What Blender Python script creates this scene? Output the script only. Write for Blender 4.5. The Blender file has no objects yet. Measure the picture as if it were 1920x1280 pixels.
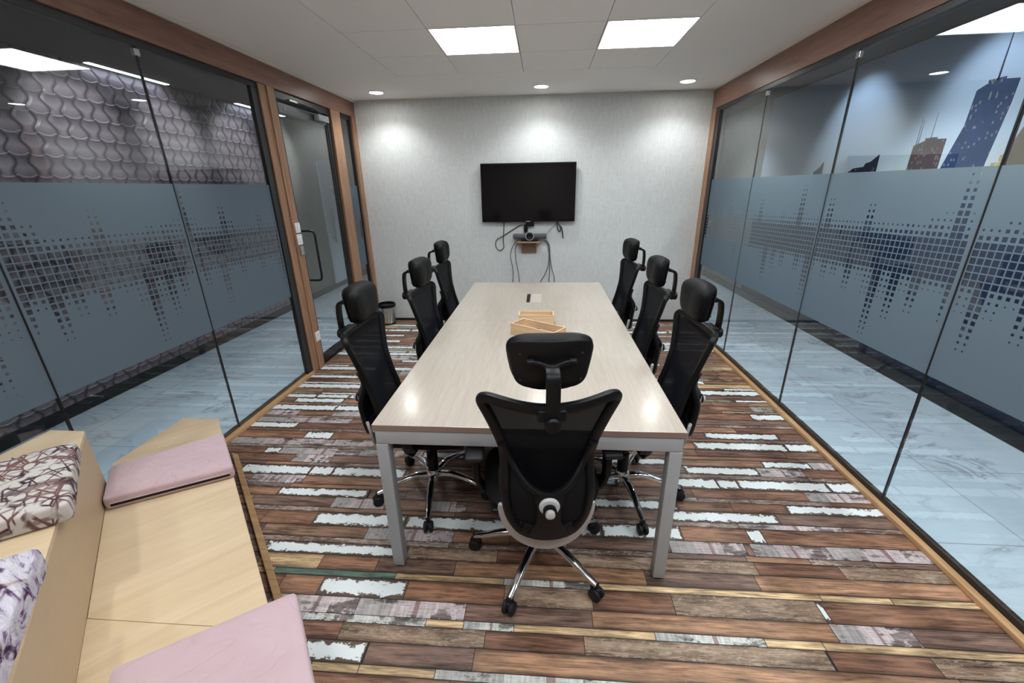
import bpy, bmesh, math, random
from mathutils import Vector, Matrix
from math import sin, cos, pi, radians as R

random.seed(7)
S = bpy.context.scene
COL = S.collection

# ------------------------------------------------------------------ camera
cam_d = bpy.data.cameras.new('camera'); cam = bpy.data.objects.new('camera', cam_d); COL.objects.link(cam)
cam_d.sensor_width = 36.0; cam_d.lens = 782.5829 / 1920 * 36.0; cam_d.clip_start = 0.02; cam_d.clip_end = 60
_p, _y, _r = R(20.182), R(-4.4078), R(-0.9471)
_f = Vector((sin(_y)*cos(_p), cos(_y)*cos(_p), -sin(_p)))
_r0 = Vector((cos(_y), -sin(_y), 0)); _u0 = _r0.cross(_f)
_rt = _r0*cos(_r) + _u0*sin(_r); _up = _u0*cos(_r) - _r0*sin(_r)
cam.matrix_world = Matrix(((_rt.x, _up.x, -_f.x, 0), (_rt.y, _up.y, -_f.y, 0), (_rt.z, _up.z, -_f.z, 1.6211), (0, 0, 0, 1)))
S.camera = cam
# ------------------------------------------------------------------ world, exposure
w = bpy.data.worlds.new('world'); S.world = w; w.use_nodes = True
w.node_tree.nodes['Background'].inputs[0].default_value = (0.02, 0.025, 0.03, 1)
w.node_tree.nodes['Background'].inputs[1].default_value = 0.3
S.view_settings.view_transform = 'Standard'; S.view_settings.look = 'None'
S.view_settings.gamma = 1.0; S.view_settings.use_curve_mapping = False
S.view_settings.exposure = 1.27
S.cycles.transparent_max_bounces = 32; S.cycles.max_bounces = 10; S.cycles.glossy_bounces = 5
S.cycles.caustics_reflective = False; S.cycles.sample_clamp_indirect = 6

# light levels
WASH_L = 26.0; WASH_R = 20.0; PANEL = 7.6; DOWN = 22.0; DOWN_SPOT = 13.0; CORR_L = 33.0; CORR_R = 58.0
XL, XR, YB, ZC = -2.142, 1.786, 5.185, 2.568
GLX, GRX = -2.182, 1.815
YF = -1.6
GX0, GY0, GSX, GSY = -1.3066, 4.2046, 0.5609, 0.5532

# ------------------------------------------------------------------ helpers
def link(o, parent=None):
    COL.objects.link(o)
    if parent is not None: o.parent = parent
    return o
def tag(o, label=None, cat=None, group=None, kind=None):
    if label: o['label'] = label
    if cat: o['category'] = cat
    if group: o['group'] = group
    if kind: o['kind'] = kind
    return o
def thing(name, label, cat, loc=(0, 0, 0), rz=0, group=None):
    o = bpy.data.objects.new(name, None); link(o); o.location = loc; o.rotation_euler = (0, 0, rz)
    o.empty_display_size = 0.1
    return tag(o, label, cat, group)
def obj(name, bm, mats, parent=None, smooth=False, bevel=0, seg=2, weld=False):
    me = bpy.data.meshes.new(name)
    if weld: bmesh.ops.remove_doubles(bm, verts=bm.verts, dist=1e-5)
    bm.normal_update(); bm.to_mesh(me); bm.free()
    for m in (mats if isinstance(mats, (list, tuple)) else [mats]): me.materials.append(m)
    if smooth:
        me.polygons.foreach_set('use_smooth', [True]*len(me.polygons))
        try: me.set_sharp_from_angle(angle=R(40))
        except Exception: pass
    o = bpy.data.objects.new(name, me); link(o, parent)
    if bevel:
        b = o.modifiers.new('bevel', 'BEVEL'); b.width = bevel; b.segments = seg; b.limit_method = 'ANGLE'; b.angle_limit = R(50)
    return o
def BM(): return bmesh.new()
def box(bm, x0, x1, y0, y1, z0, z1, mi=0, M=None):
    P = [(x, y, z) for z in (z0, z1) for x, y in ((x0, y0), (x1, y0), (x1, y1), (x0, y1))]
    v = [bm.verts.new(M @ Vector(p) if M else p) for p in P]
    for f in ((3, 2, 1, 0), (4, 5, 6, 7), (0, 1, 5, 4), (1, 2, 6, 5), (2, 3, 7, 6), (3, 0, 4, 7)):
        bm.faces.new([v[i] for i in f]).material_index = mi
    return bm
def mbox(*a, **k): return box(BM(), *a, **k)
def rbox(bm, c, s, r=0.01, M=None, seg=3, mi=0):
    b2 = BM(); box(b2, -s[0]/2, s[0]/2, -s[1]/2, s[1]/2, -s[2]/2, s[2]/2)
    bmesh.ops.bevel(b2, geom=b2.edges[:], offset=r, segments=seg, affect='EDGES', profile=0.5)
    T = (M if M else Matrix.Identity(4)) @ Matrix.Translation(c)
    mp = {v: bm.verts.new(T @ v.co) for v in b2.verts}
    for f in b2.faces: bm.faces.new([mp[v] for v in f.verts]).material_index = mi
    b2.free(); return bm
def ring_faces(bm, A, B, mi=0, flip=False):
    n = len(A)
    for i in range(n):
        q = [A[i], A[(i+1) % n], B[(i+1) % n], B[i]]
        if flip: q.reverse()
        bm.faces.new(q).material_index = mi
def lathe(bm, prof, M=None, n=28, mi=0, cap=True):
    rings = []
    for r, z in prof:
        rings.append([bm.verts.new((M if M else Matrix.Identity(4)) @ Vector((r*cos(2*pi*i/n), r*sin(2*pi*i/n), z))) for i in range(n)])
    for a, b in zip(rings, rings[1:]): ring_faces(bm, a, b, mi)
    if cap:
        bm.faces.new(rings[0][::-1]).material_index = mi; bm.faces.new(rings[-1]).material_index = mi
    return bm
def sweep(bm, pts, prof, ups=None, closed=False, mi=0, scales=None):
    """sweep a 2D section (side, up) along points"""
    pts = [Vector(p) for p in pts]; n = len(pts); rings = []
    for i, p in enumerate(pts):
        a = pts[(i-1) % n] if (closed or i) else p; b = pts[(i+1) % n] if (closed or i < n-1) else p
        t = (b-a).normalized()
        up = Vector(ups[i]) if ups else Vector((0, 0, 1))
        if abs(t.dot(up)) > 0.97: up = Vector((0, 1, 0))
        s = t.cross(up).normalized(); u = s.cross(t).normalized()
        k = scales[i] if scales else (1, 1)
        rings.append([bm.verts.new(p + s*(q[0]*k[0]) + u*(q[1]*k[1])) for q in prof])
    for a, b in zip(rings, rings[1:]): ring_faces(bm, a, b, mi)
    if closed: ring_faces(bm, rings[-1], rings[0], mi)
    else:
        bm.faces.new(rings[0][::-1]).material_index = mi; bm.faces.new(rings[-1]).material_index = mi
    return bm
def circ(r, n=10): return [(r*cos(2*pi*i/n), r*sin(2*pi*i/n)) for i in range(n)]
def rrect(w_, h_, r=None, n=3):
    r = min(w_, h_)*0.45 if r is None else r; out = []
    for cx, cy, a0 in ((w_/2-r, h_/2-r, 0), (-w_/2+r, h_/2-r, 90), (-w_/2+r, -h_/2+r, 180), (w_/2-r, -h_/2+r, 270)):
        for k in range(n+1): a = R(a0+90*k/n); out.append((cx+r*cos(a), cy+r*sin(a)))
    return out
def smooth_path(P, n=6, closed=False):
    P = [Vector(p) for p in P]; out = []; m = len(P); rng = range(m if closed else m-1)
    for i in rng:
        g = (lambda k: P[k % m]) if closed else (lambda k: P[max(0, min(m-1, k))])
        a, b, c, d = g(i-1), g(i), g(i+1), g(i+2)
        for k in range(n):
            t = k/n; out.append(0.5*((2*b)+(c-a)*t+(2*a-5*b+4*c-d)*t*t+(3*b-a-3*c+d)*t**3))
    if not closed: out.append(P[-1])
    return out

# ------------------------------------------------------------------ materials
class NT:
    def __init__(s, name):
        s.m = bpy.data.materials.new(name); s.m.use_nodes = True; s.t = s.m.node_tree; s.t.nodes.clear()
        s.out = s.n('ShaderNodeOutputMaterial')
    def n(s, typ, **k):
        nd = s.t.nodes.new(typ)
        for a, b in k.items(): setattr(nd, a, b)
        return nd
    def l(s, a, b): s.t.links.new(a, b)
    def inp(s, sock, v):
        if isinstance(v, bpy.types.NodeSocket): s.l(v, sock)
        elif isinstance(v, tuple) and len(v) == 3 and sock.type == 'RGBA': sock.default_value = (*v, 1)
        else: sock.default_value = v
    def math(s, op, a, b=0.0, c=None, clamp=False):
        nd = s.n('ShaderNodeMath', operation=op, use_clamp=clamp); s.inp(nd.inputs[0], a); s.inp(nd.inputs[1], b)
        if c is not None: s.inp(nd.inputs[2], c)
        return nd.outputs[0]
    def mix(s, f, a, b, mode='MIX'):
        nd = s.n('ShaderNodeMix', data_type='RGBA', blend_type=mode); s.inp(nd.inputs[0], f); s.inp(nd.inputs[6], a); s.inp(nd.inputs[7], b)
        return nd.outputs[2]
    def obj(s): return s.n('ShaderNodeTexCoord').outputs['Object']
    def uv(s, name='UVMap'): return s.n('ShaderNodeUVMap', uv_map=name).outputs[0]
    def attr(s, name): return s.n('ShaderNodeAttribute', attribute_name=name)
    def mapping(s, v, scale=(1, 1, 1), rot=(0, 0, 0), loc=(0, 0, 0)):
        nd = s.n('ShaderNodeMapping'); s.l(v, nd.inputs[0]); nd.inputs[1].default_value = loc; nd.inputs[2].default_value = rot; nd.inputs[3].default_value = scale
        return nd.outputs[0]
    def noise(s, v, scale=5, detail=4, rough=0.55, dist=0.0):
        nd = s.n('ShaderNodeTexNoise'); s.l(v, nd.inputs['Vector']); nd.inputs['Scale'].default_value = scale
        nd.inputs['Detail'].default_value = detail; nd.inputs['Roughness'].default_value = rough; nd.inputs['Distortion'].default_value = dist
        return nd.outputs['Fac']
    def ramp(s, f, stops, interp='LINEAR'):
        nd = s.n('ShaderNodeValToRGB'); s.l(f, nd.inputs[0]); cr = nd.color_ramp; cr.interpolation = interp
        while len(cr.elements) < len(stops): cr.elements.new(0.5)
        for e, (p, c) in zip(cr.elements, stops): e.position = p; e.color = (*c, 1) if isinstance(c, tuple) else (c, c, c, 1)
        return nd.outputs[0]
    def sep(s, v):
        nd = s.n('ShaderNodeSeparateXYZ'); s.l(v, nd.inputs[0]); return nd.outputs
    def comb(s, x, y, z=0.0):
        nd = s.n('ShaderNodeCombineXYZ'); s.inp(nd.inputs[0], x); s.inp(nd.inputs[1], y); s.inp(nd.inputs[2], z); return nd.outputs[0]
    def bump(s, h, strength=0.3, dist=0.01):
        nd = s.n('ShaderNodeBump'); s.l(h, nd.inputs['Height']); nd.inputs['Strength'].default_value = strength; nd.inputs['Distance'].default_value = dist
        return nd.outputs[0]
    def pbsdf(s, color, rough=0.5, metal=0.0, normal=None, spec=0.5, coat=0.0, coatr=0.05, **kw):
        b = s.n('ShaderNodeBsdfPrincipled'); s.inp(b.inputs['Base Color'], color); s.inp(b.inputs['Roughness'], rough)
        s.inp(b.inputs['Metallic'], metal); s.inp(b.inputs['Specular IOR Level'], spec)
        b.inputs['Coat Weight'].default_value = coat; b.inputs['Coat Roughness'].default_value = coatr
        if normal is not None: s.l(normal, b.inputs['Normal'])
        for k, v in kw.items(): s.inp(b.inputs[k], v)
        return b.outputs[0]
    def done(s, sh): s.l(sh, s.out.inputs[0]); return s.m

def plain(name, col, rough=0.5, metal=0.0, spec=0.5, var=0.08, coat=0.0, scale=30):
    t = NT(name); n = t.noise(t.obj(), scale, 3)
    c = t.mix(n, tuple(x*(1-var) for x in col), tuple(min(1, x*(1+var)) for x in col))
    return t.done(t.pbsdf(c, rough, metal, spec=spec, coat=coat))
def emit(name, col, strength):
    t = NT(name); e = t.n('ShaderNodeEmission'); e.inputs[0].default_value = (*col, 1); e.inputs[1].default_value = strength
    return t.done(e.outputs[0])
def wood(name, dark, light, axis='z', scale=1.0, rough=0.4, coat=0.0):
    t = NT(name); sc = {'x': (1.2, 14, 14), 'y': (14, 1.2, 14), 'z': (14, 14, 1.2)}[axis]
    v = t.mapping(t.obj(), tuple(k*scale for k in sc))
    n1 = t.noise(v, 2.2, 6, 0.6, 0.6); n2 = t.noise(v, 9, 4, 0.6)
    f = t.math('ADD', t.math('MULTIPLY', n1, 0.75), t.math('MULTIPLY', n2, 0.3))
    c = t.ramp(f, [(0.32, dark), (0.72, light)])
    return t.done(t.pbsdf(c, rough, normal=t.bump(n2, 0.15, 0.002), coat=coat))

M = {}
M['timber'] = wood('red brown timber', (0.21, 0.105, 0.056), (0.43, 0.24, 0.14), 'z', rough=0.38)
M['timber_y'] = wood('red brown timber lengthwise', (0.15, 0.072, 0.048), (0.29, 0.155, 0.105), 'y', rough=0.36)
M['sill'] = wood('light sill timber', (0.40, 0.22, 0.10), (0.66, 0.42, 0.22), 'y', rough=0.5)
M['batten'] = wood('batten timber', (0.30, 0.17, 0.075), (0.55, 0.35, 0.17), 'x', rough=0.5)
M['black'] = plain('black plastic', (0.006, 0.006, 0.007), 0.42, spec=0.22)
M['black_soft'] = plain('black soft plastic', (0.010, 0.010, 0.012), 0.55, spec=0.35)
M['black_metal'] = plain('black powder coat', (0.010, 0.010, 0.011), 0.35)
M['chrome'] = plain('chrome', (0.82, 0.83, 0.85), 0.10, 1.0, var=0.02)
M['steel'] = plain('brushed steel', (0.50, 0.50, 0.50), 0.28, 1.0, var=0.1)
M['grey_steel'] = plain('grey painted steel', (0.40, 0.42, 0.44), 0.45, var=0.03)
M['grey_plastic'] = plain('light grey plastic', (0.47, 0.46, 0.46), 0.5, var=0.03)
M['silver_plastic'] = plain('silver plastic', (0.55, 0.55, 0.56), 0.35, var=0.03)
M['white_plastic'] = plain('white plastic', (0.80, 0.80, 0.79), 0.35, var=0.02)
M['ceiling'] = plain('ceiling paint', (0.90, 0.875, 0.855), 0.9, var=0.015, spec=0.2)
M['coving'] = plain('coving paint', (0.70, 0.66, 0.62), 0.8, var=0.02)
M['rear_paint'] = plain('rear wall paint', (0.28, 0.26, 0.25), 0.85, var=0.03)
M['dark_gap'] = plain('dark gap', (0.02, 0.02, 0.02), 0.9)
M['corr_ceiling'] = plain('dark corridor ceiling paint', (0.055, 0.055, 0.058), 0.9)
M['corr_grey'] = plain('corridor grey', (0.18, 0.18, 0.17), 0.8)
M['panel'] = emit('panel diffuser', (0.95, 1.0, 1.04), PANEL)
M['downlight'] = emit('downlight diffuser', (1.0, 0.985, 0.95), DOWN)
M['linear'] = emit('linear light diffuser', (0.80, 0.86, 1.0), 4.0)
M['added_washer'] = emit('added washer lens', (0.9, 0.95, 1.0), 4.0)
M['corr_light'] = emit('corridor light diffuser', (0.90, 0.95, 1.0), 14.0)

def m_backwall():
    t = NT('woven grey wallpaper'); v = t.obj()
    a = t.noise(t.mapping(v, (140, 140, 7)), 1.0, 4, 0.6); b = t.noise(t.mapping(v, (30, 30, 50)), 1.0, 3, 0.6); c = t.noise(v, 1.4, 2)
    f = t.math('ADD', t.math('MULTIPLY', a, 0.6), t.math('ADD', t.math('MULTIPLY', b, 0.3), t.math('MULTIPLY', c, 0.15)))
    col = t.ramp(f, [(0.34, (0.57, 0.585, 0.57)), (0.68, (0.74, 0.765, 0.76))])
    return t.done(t.pbsdf(col, 0.75, normal=t.bump(a, 0.3, 0.002), spec=0.25))
M['backwall'] = m_backwall()

def m_glass():
    t = NT('clear glass'); g = t.n('ShaderNodeNewGeometry')
    fr = t.n('ShaderNodeFresnel'); fr.inputs[0].default_value = 1.5
    f = t.math('MULTIPLY', t.math('MULTIPLY', fr.outputs[0], 1.75), t.math('SUBTRACT', 1.0, g.outputs['Backfacing']), clamp=True)
    tr = t.n('ShaderNodeBsdfTransparent'); tr.inputs[0].default_value = (0.90, 0.93, 0.93, 1)
    gl = t.n('ShaderNodeBsdfGlossy'); gl.inputs['Roughness'].default_value = 0.0; gl.inputs[0].default_value = (0.97, 0.99, 1, 1)
    mx = t.n('ShaderNodeMixShader'); t.l(f, mx.inputs[0]); t.l(tr.outputs[0], mx.inputs[1]); t.l(gl.outputs[0], mx.inputs[2])
    return t.done(mx.outputs[0])
M['glass'] = m_glass()
def m_film():
    t = NT('frosted film'); d = t.n('ShaderNodeBsdfDiffuse'); d.inputs[0].default_value = (0.175, 0.215, 0.26, 1)
    tl = t.n('ShaderNodeBsdfTranslucent'); tl.inputs[0].default_value = (0.40, 0.52, 0.56, 1)
    tr = t.n('ShaderNodeBsdfTransparent'); tr.inputs[0].default_value = (1, 1, 1, 1)
    a = t.n('ShaderNodeMixShader'); a.inputs[0].default_value = 0.45; t.l(d.outputs[0], a.inputs[1]); t.l(tl.outputs[0], a.inputs[2])
    b = t.n('ShaderNodeMixShader'); b.inputs[0].default_value = 0.06; t.l(a.outputs[0], b.inputs[1]); t.l(tr.outputs[0], b.inputs[2])
    return t.done(b.outputs[0])
M['film'] = m_film()
M['film_dot'] = plain('dark dot', (0.02, 0.02, 0.03), 0.5)

def m_marble():
    t = NT('pale blue marble tiles'); v = t.obj()
    n1 = t.noise(t.mapping(v, (0.7, 1.6, 1), (0, 0, 0.5)), 1.6, 8, 0.62, 1.2)
    vein = t.math('ABSOLUTE', t.math('SUBTRACT', n1, 0.5))
    vv = t.ramp(vein, [(0.0, 1.0), (0.022, 0.15), (0.06, 0.0)])
    n2 = t.noise(v, 2.2, 5, 0.6)
    vv2 = t.math('MULTIPLY', vv, t.ramp(n2, [(0.42, 0.0), (0.62, 1.0)]))
    base = t.ramp(t.noise(v, 1.1, 4), [(0.3, (0.42, 0.51, 0.60)), (0.7, (0.57, 0.67, 0.76))])
    c = t.mix(t.math('MULTIPLY', vv2, 0.75), base, (0.16, 0.20, 0.25))
    x, y, z = t.sep(v)
    fx = t.math('ABSOLUTE', t.math('SUBTRACT', t.math('FRACT', t.math('DIVIDE', t.math('SUBTRACT', x, 2.31-1.12*8+0.56), 1.12)), 0.5))
    fy = t.math('ABSOLUTE', t.math('SUBTRACT', t.math('FRACT', t.math('DIVIDE', t.math('SUBTRACT', y, 1.68-0.56*20+0.28), 0.56)), 0.5))
    line = t.math('MAXIMUM', t.math('LESS_THAN', fx, 0.0025), t.math('LESS_THAN', fy, 0.0045))
    c = t.mix(t.math('MULTIPLY', line, 0.7), c, (0.15, 0.19, 0.22))
    return t.done(t.pbsdf(c, 0.22, spec=0.5))
M['marble'] = m_marble()

def m_wallpaper():
    # stitched leather-scale print: wavy columns of vase shaped pads
    t = NT('leather scale wallpaper'); x, y, z = t.sep(t.obj())
    u = t.math('DIVIDE', y, 0.115); v = t.math('DIVIDE', z, 0.145)
    iu = t.math('FLOOR', u); 
    wav = t.math('MULTIPLY', t.math('SINE', t.math('ADD', t.math('MULTIPLY', v, 2*pi), t.math('MULTIPLY', u, pi))), 0.0)
    # neighbouring borders lean opposite ways
    fu0 = t.math('FRACT', u)
    par = t.math('FRACT', t.math('MULTIPLY', iu, 0.5))      # 0 or .5
    sgn = t.math('SUBTRACT', 1.0, t.math('MULTIPLY', par, 4.0))  # 1 or -1
    s = t.math('MULTIPLY', t.math('SINE', t.math('MULTIPLY', v, 2*pi)), 0.17)
    lo = t.math('MULTIPLY', s, sgn); hi = t.math('SUBTRACT', 1.0, lo)
    lo = t.math('MULTIPLY', lo, 1.0)
    dl = t.math('SUBTRACT', fu0, t.math('ADD', lo, 0.0)); dr = t.math('SUBTRACT', hi, fu0)
    edge = t.math('MINIMUM', t.math('ABSOLUTE', dl), t.math('ABSOLUTE', dr))
    vr = t.math('FRACT', v)
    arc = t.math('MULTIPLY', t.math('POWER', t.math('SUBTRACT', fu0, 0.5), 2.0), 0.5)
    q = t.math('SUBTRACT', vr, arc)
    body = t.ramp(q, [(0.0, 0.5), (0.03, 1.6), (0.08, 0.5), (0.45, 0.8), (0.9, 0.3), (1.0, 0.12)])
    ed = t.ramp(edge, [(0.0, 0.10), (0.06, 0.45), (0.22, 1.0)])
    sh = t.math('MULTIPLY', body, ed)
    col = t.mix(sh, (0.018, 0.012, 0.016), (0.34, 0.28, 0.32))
    return t.done(t.pbsdf(col, 0.42, normal=t.bump(sh, 0.5, 0.02), spec=0.5))
M['wallpaper'] = m_wallpaper()

def m_plank(kind):
    t = NT('vinyl plank '+kind); tone = t.attr('tone').outputs[0]; paint = t.attr('paint').outputs[0]
    uv = t.uv('UVMap'); lx, ly, _ = t.sep(t.uv('loc'))
    g1 = t.noise(t.mapping(uv, (3.5, 45, 1)), 1.0, 6, 0.65, 0.8); g2 = t.noise(t.mapping(uv, (9, 160, 1)), 1.0, 4, 0.6)
    blot = t.noise(t.mapping(uv, (5, 14, 1)), 1.0, 4, 0.6, 0.5)
    f = t.math('ADD', t.math('MULTIPLY', g1, 0.6), t.math('ADD', t.math('MULTIPLY', g2, 0.5), t.math('MULTIPLY', blot, 0.4)))
    k = t.ramp(f, [(0.54, 0.12), (0.71, 0.80), (0.90, 1.75)])
    wcol = t.mix(1.0, tone, k, 'MULTIPLY')
    # darker weathered border
    e = t.math('MULTIPLY', t.math('MULTIPLY', ly, t.math('SUBTRACT', 1.0, ly)), 4.0)
    ex = t.math('MULTIPLY', t.math('MULTIPLY', lx, t.math('SUBTRACT', 1.0, lx)), 22.0, clamp=True)
    wcol = t.mix(t.math('SUBTRACT', 0.62, t.math('MULTIPLY', e, 0.95), clamp=True), wcol, (0.03, 0.018, 0.012))
    if kind == 'wood': c = wcol
    else:
        n = t.noise(t.mapping(uv, (24, 34, 1)), 1.0, 8, 0.74)
        if kind == 'white': sig = t.math('ADD', t.math('MULTIPLY', t.math('MINIMUM', e, ex), 0.62), t.math('MULTIPLY', t.math('SUBTRACT', n, 0.5), 1.9)); st = [(0.30, 0.0), (0.36, 1.0)]
        elif kind == 'wash': sig = t.math('ADD', t.math('MULTIPLY', blot, 1.1), t.math('MULTIPLY', n, 0.9)); st = [(0.84, 0.0), (0.93, 0.9)]
        else:
            fine = t.noise(t.mapping(uv, (26, 110, 1)), 1.0, 6, 0.75, 1.0); sig = t.math('ADD', t.math('MULTIPLY', fine, 0.9), t.math('MULTIPLY', blot, 0.35)); st = [(0.62, 0.0), (0.74, 0.8)]
        if kind == 'wash':
            tail = t.math('MULTIPLY', t.math('GREATER_THAN', lx, 0.70), 0.13)
            sig = t.math('SUBTRACT', sig, tail)
            band = t.math('LESS_THAN', t.math('ABSOLUTE', t.math('SUBTRACT', lx, 0.55)), 0.022)
            fine = t.noise(t.mapping(uv, (14, 120, 1)), 1.0, 5, 0.7); vert = t.noise(t.mapping(uv, (90, 8, 1)), 1.0, 3, 0.6)
            gp = t.mix(t.math('MULTIPLY', t.math('LESS_THAN', lx, 0.33), 0.7), paint, (0.36, 0.35, 0.33))
            gp = t.mix(1.0, gp, t.ramp(t.math('ADD', t.math('MULTIPLY', fine, 0.5), t.math('MULTIPLY', vert, 0.5)), [(0.36, 0.55), (0.62, 1.25)]), 'MULTIPLY')
            paint = t.mix(t.math('MULTIPLY', band, 0.8), gp, (0.25, 0.13, 0.12))
        m = t.ramp(sig, st)
        c = t.mix(m, t.mix(0.4, wcol, (0.05, 0.05, 0.04)) if kind == 'white' else wcol, paint)
    return t.done(t.pbsdf(c, t.math('ADD', 0.34, t.math('MULTIPLY', g1, 0.15)), spec=0.4, normal=t.bump(g2, 0.1, 0.001)))
PK = {k: m_plank(k) for k in ('wood', 'white', 'wash', 'speck')}

def m_ply():
    t = NT('pale maple laminate'); v = t.mapping(t.mapping(t.obj(), rot=(0, 0, R(-42.8))), (1.0, 8, 8))
    n = t.noise(v, 1.5, 5, 0.6, 1.0)
    c = t.ramp(n, [(0.3, (0.57, 0.43, 0.265)), (0.7, (0.69, 0.54, 0.37))])
    return t.done(t.pbsdf(c, 0.42, spec=0.35))
M['ply'] = m_ply()
def m_tabletop():
    t = NT('pale ash laminate'); v = t.mapping(t.obj(), (60, 4, 4))
    n = t.noise(v, 1.2, 6, 0.65, 0.6); n2 = t.noise(t.mapping(t.obj(), (180, 9, 4)), 1, 4)
    c = t.ramp(t.math('ADD', t.math('MULTIPLY', n, 0.7), t.math('MULTIPLY', n2, 0.3)), [(0.30, (0.41, 0.355, 0.295)), (0.66, (0.49, 0.43, 0.365))])
    return t.done(t.pbsdf(c, 0.2, spec=0.6, coat=0.25, coatr=0.12))
M['tabletop'] = m_tabletop()
M['table_edge'] = plain('brown edge band', (0.27, 0.19, 0.15), 0.4)
def m_pink():
    t = NT('dusty pink cloth'); v = t.obj(); n = t.noise(v, 7, 4, 0.5, 1.0); f = t.noise(v, 350, 2)
    c = t.mix(n, (0.47, 0.33, 0.35), (0.57, 0.42, 0.45))
    wr = t.ramp(t.math('ABSOLUTE', t.math('SUBTRACT', t.noise(v, 4.5, 2, 0.4, 1.6), 0.5)), [(0.0, 0.0), (0.03, 1.0)])
    return t.done(t.pbsdf(c, 0.85, spec=0.15, normal=t.bump(t.math('ADD', t.math('MULTIPLY', wr, 1.0), t.math('MULTIPLY', f, 0.15)), 0.35, 0.006), **{'Sheen Weight': 0.3}))
M['pink'] = m_pink()
def m_twig():
    t = NT('white cloth with twig lines'); v = t.obj(); ls = []
    for i, (rot, sc, wd) in enumerate(((0.35, (11, 24, 9), .034), (1.25, (10, 22, 7), .032), (-0.55, (7, 19, 5), .028))):
        vo = t.n('ShaderNodeTexVoronoi', feature='DISTANCE_TO_EDGE'); t.l(t.mapping(t.mapping(v, rot=(0, 0, rot), loc=(i*1.3, i*.7, 0)), sc), vo.inputs['Vector']); vo.inputs['Scale'].default_value = 1.0
        ls.append(t.ramp(vo.outputs['Distance'], [(0.0, 1.0), (wd, 0.9), (wd*1.9, 0.0)]))
    l = t.math('MAXIMUM', t.math('MAXIMUM', ls[0], ls[1]), t.math('MULTIPLY', ls[2], 0.8))
    gap = t.ramp(t.noise(v, 14, 2), [(0.36, 0.0), (0.44, 1.0)])
    ink = t.mix(t.ramp(t.noise(v, 9, 2), [(0.46, 0.0), (0.62, 1.0)]), (0.035, 0.012, 0.02), (0.15, 0.07, 0.065))
    c = t.mix(t.math('MULTIPLY', l, gap), (0.54, 0.50, 0.47), ink)
    return t.done(t.pbsdf(c, 0.85, spec=0.15, normal=t.bump(t.noise(v, 250, 2), 0.2, 0.002)))
M['twig'] = m_twig()
def m_feather():
    t = NT('white cloth with plum feather print'); v = t.obj(); q = t.mapping(t.mapping(v, rot=(0, 0, 0.35)), (9, 34, 20))
    n = t.noise(q, 1.0, 5, 0.62, 1.2); n2 = t.noise(v, 8, 3, 0.5, 0.8); n3 = t.noise(t.mapping(v, loc=(3, 1, 2)), 6, 2)
    c = t.ramp(n, [(0.34, (0.05, 0.025, 0.05)), (0.41, (0.22, 0.15, 0.26)), (0.47, (0.56, 0.52, 0.60)), (0.62, (0.66, 0.63, 0.67)), (0.72, (0.40, 0.33, 0.42))])
    c = t.mix(t.ramp(n2, [(0.56, 0.0), (0.62, 0.9)]), c, t.mix(t.ramp(n, [(0.42, 0.0), (0.55, 1.0)]), (0.04, 0.02, 0.02), (0.42, 0.30, 0.27)))
    return t.done(t.pbsdf(c, 0.9, spec=0.1, normal=t.bump(n, 0.9, 0.02)))
M['feather'] = m_feather()
def m_mesh():
    t = NT('black seat mesh'); v = t.obj()
    d = t.n('ShaderNodeBsdfPrincipled'); d.inputs['Base Color'].default_value = (0.006, 0.0065, 0.009, 1); d.inputs['Roughness'].default_value = 0.7; d.inputs['Specular IOR Level'].default_value = 0.12
    tr = t.n('ShaderNodeBsdfTransparent'); mx = t.n('ShaderNodeMixShader')
    x, y, z = t.sep(v)
    st = t.math('MULTIPLY', t.math('SINE', t.math('MULTIPLY', z, 900.0)), 0.08)
    t.inp(mx.inputs[0], t.math('ADD', 0.022, t.math('MULTIPLY', st, 0.15))); t.l(d.outputs[0], mx.inputs[1]); t.l(tr.outputs[0], mx.inputs[2])
    return t.done(mx.outputs[0])
M['mesh'] = m_mesh()
M['fabric'] = plain('black upholstery', (0.007, 0.007, 0.008), 0.85, spec=0.2, scale=200, var=0.3)
M['leather'] = plain('black leatherette', (0.0045, 0.0045, 0.005), 0.55, spec=0.16, scale=60)
M['screen'] = plain('tv screen', (0.006, 0.005, 0.005), 0.08, spec=0.45, var=0.02)
M['pine'] = wood('pale pine', (0.55, 0.36, 0.20), (0.78, 0.58, 0.38), 'x', rough=0.5)
M['brown_wood'] = wood('brown shelf wood', (0.22, 0.13, 0.08), (0.42, 0.28, 0.18), 'x', rough=0.5)
M['cable'] = plain('grey black cable', (0.06, 0.065, 0.06), 0.5)
M['phone'] = plain('dark glassy', (0.03, 0.03, 0.035), 0.25)

# ------------------------------------------------------------------ structure: floors
def struct(name, bm, m, **k):
    o = obj(name, bm, m, **k); o['kind'] = 'structure'; return o
WOODS = [(0.27, 0.145, 0.092), (0.22, 0.115, 0.075), (0.18, 0.10, 0.075), (0.31, 0.175, 0.11), (0.20, 0.125, 0.095), (0.25, 0.15, 0.10)]
BROWN = (0.19, 0.118, 0.09); ORANGE = (0.36, 0.20, 0.118); YEL = (0.56, 0.39, 0.22); BEIGE = (0.25, 0.165, 0.11); BURL = (0.19, 0.095, 0.06)
WHITE = (0.80, 0.85, 0.85); PINKW = (0.62, 0.53, 0.53); GREYW = (0.42, 0.40, 0.38); GREEN = (0.12, 0.20, 0.16); OLIVE = (0.22, 0.22, 0.15)
Y0 = 0.947; PER = 0.3855
ROWS = [('N', 0.0, 0.033), ('O', 0.033, 0.113), ('G', 0.113, 0.183), ('N2', 0.183, 0.216), ('K', 0.216, 0.290), ('W', 0.290, 0.3855)]
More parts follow.
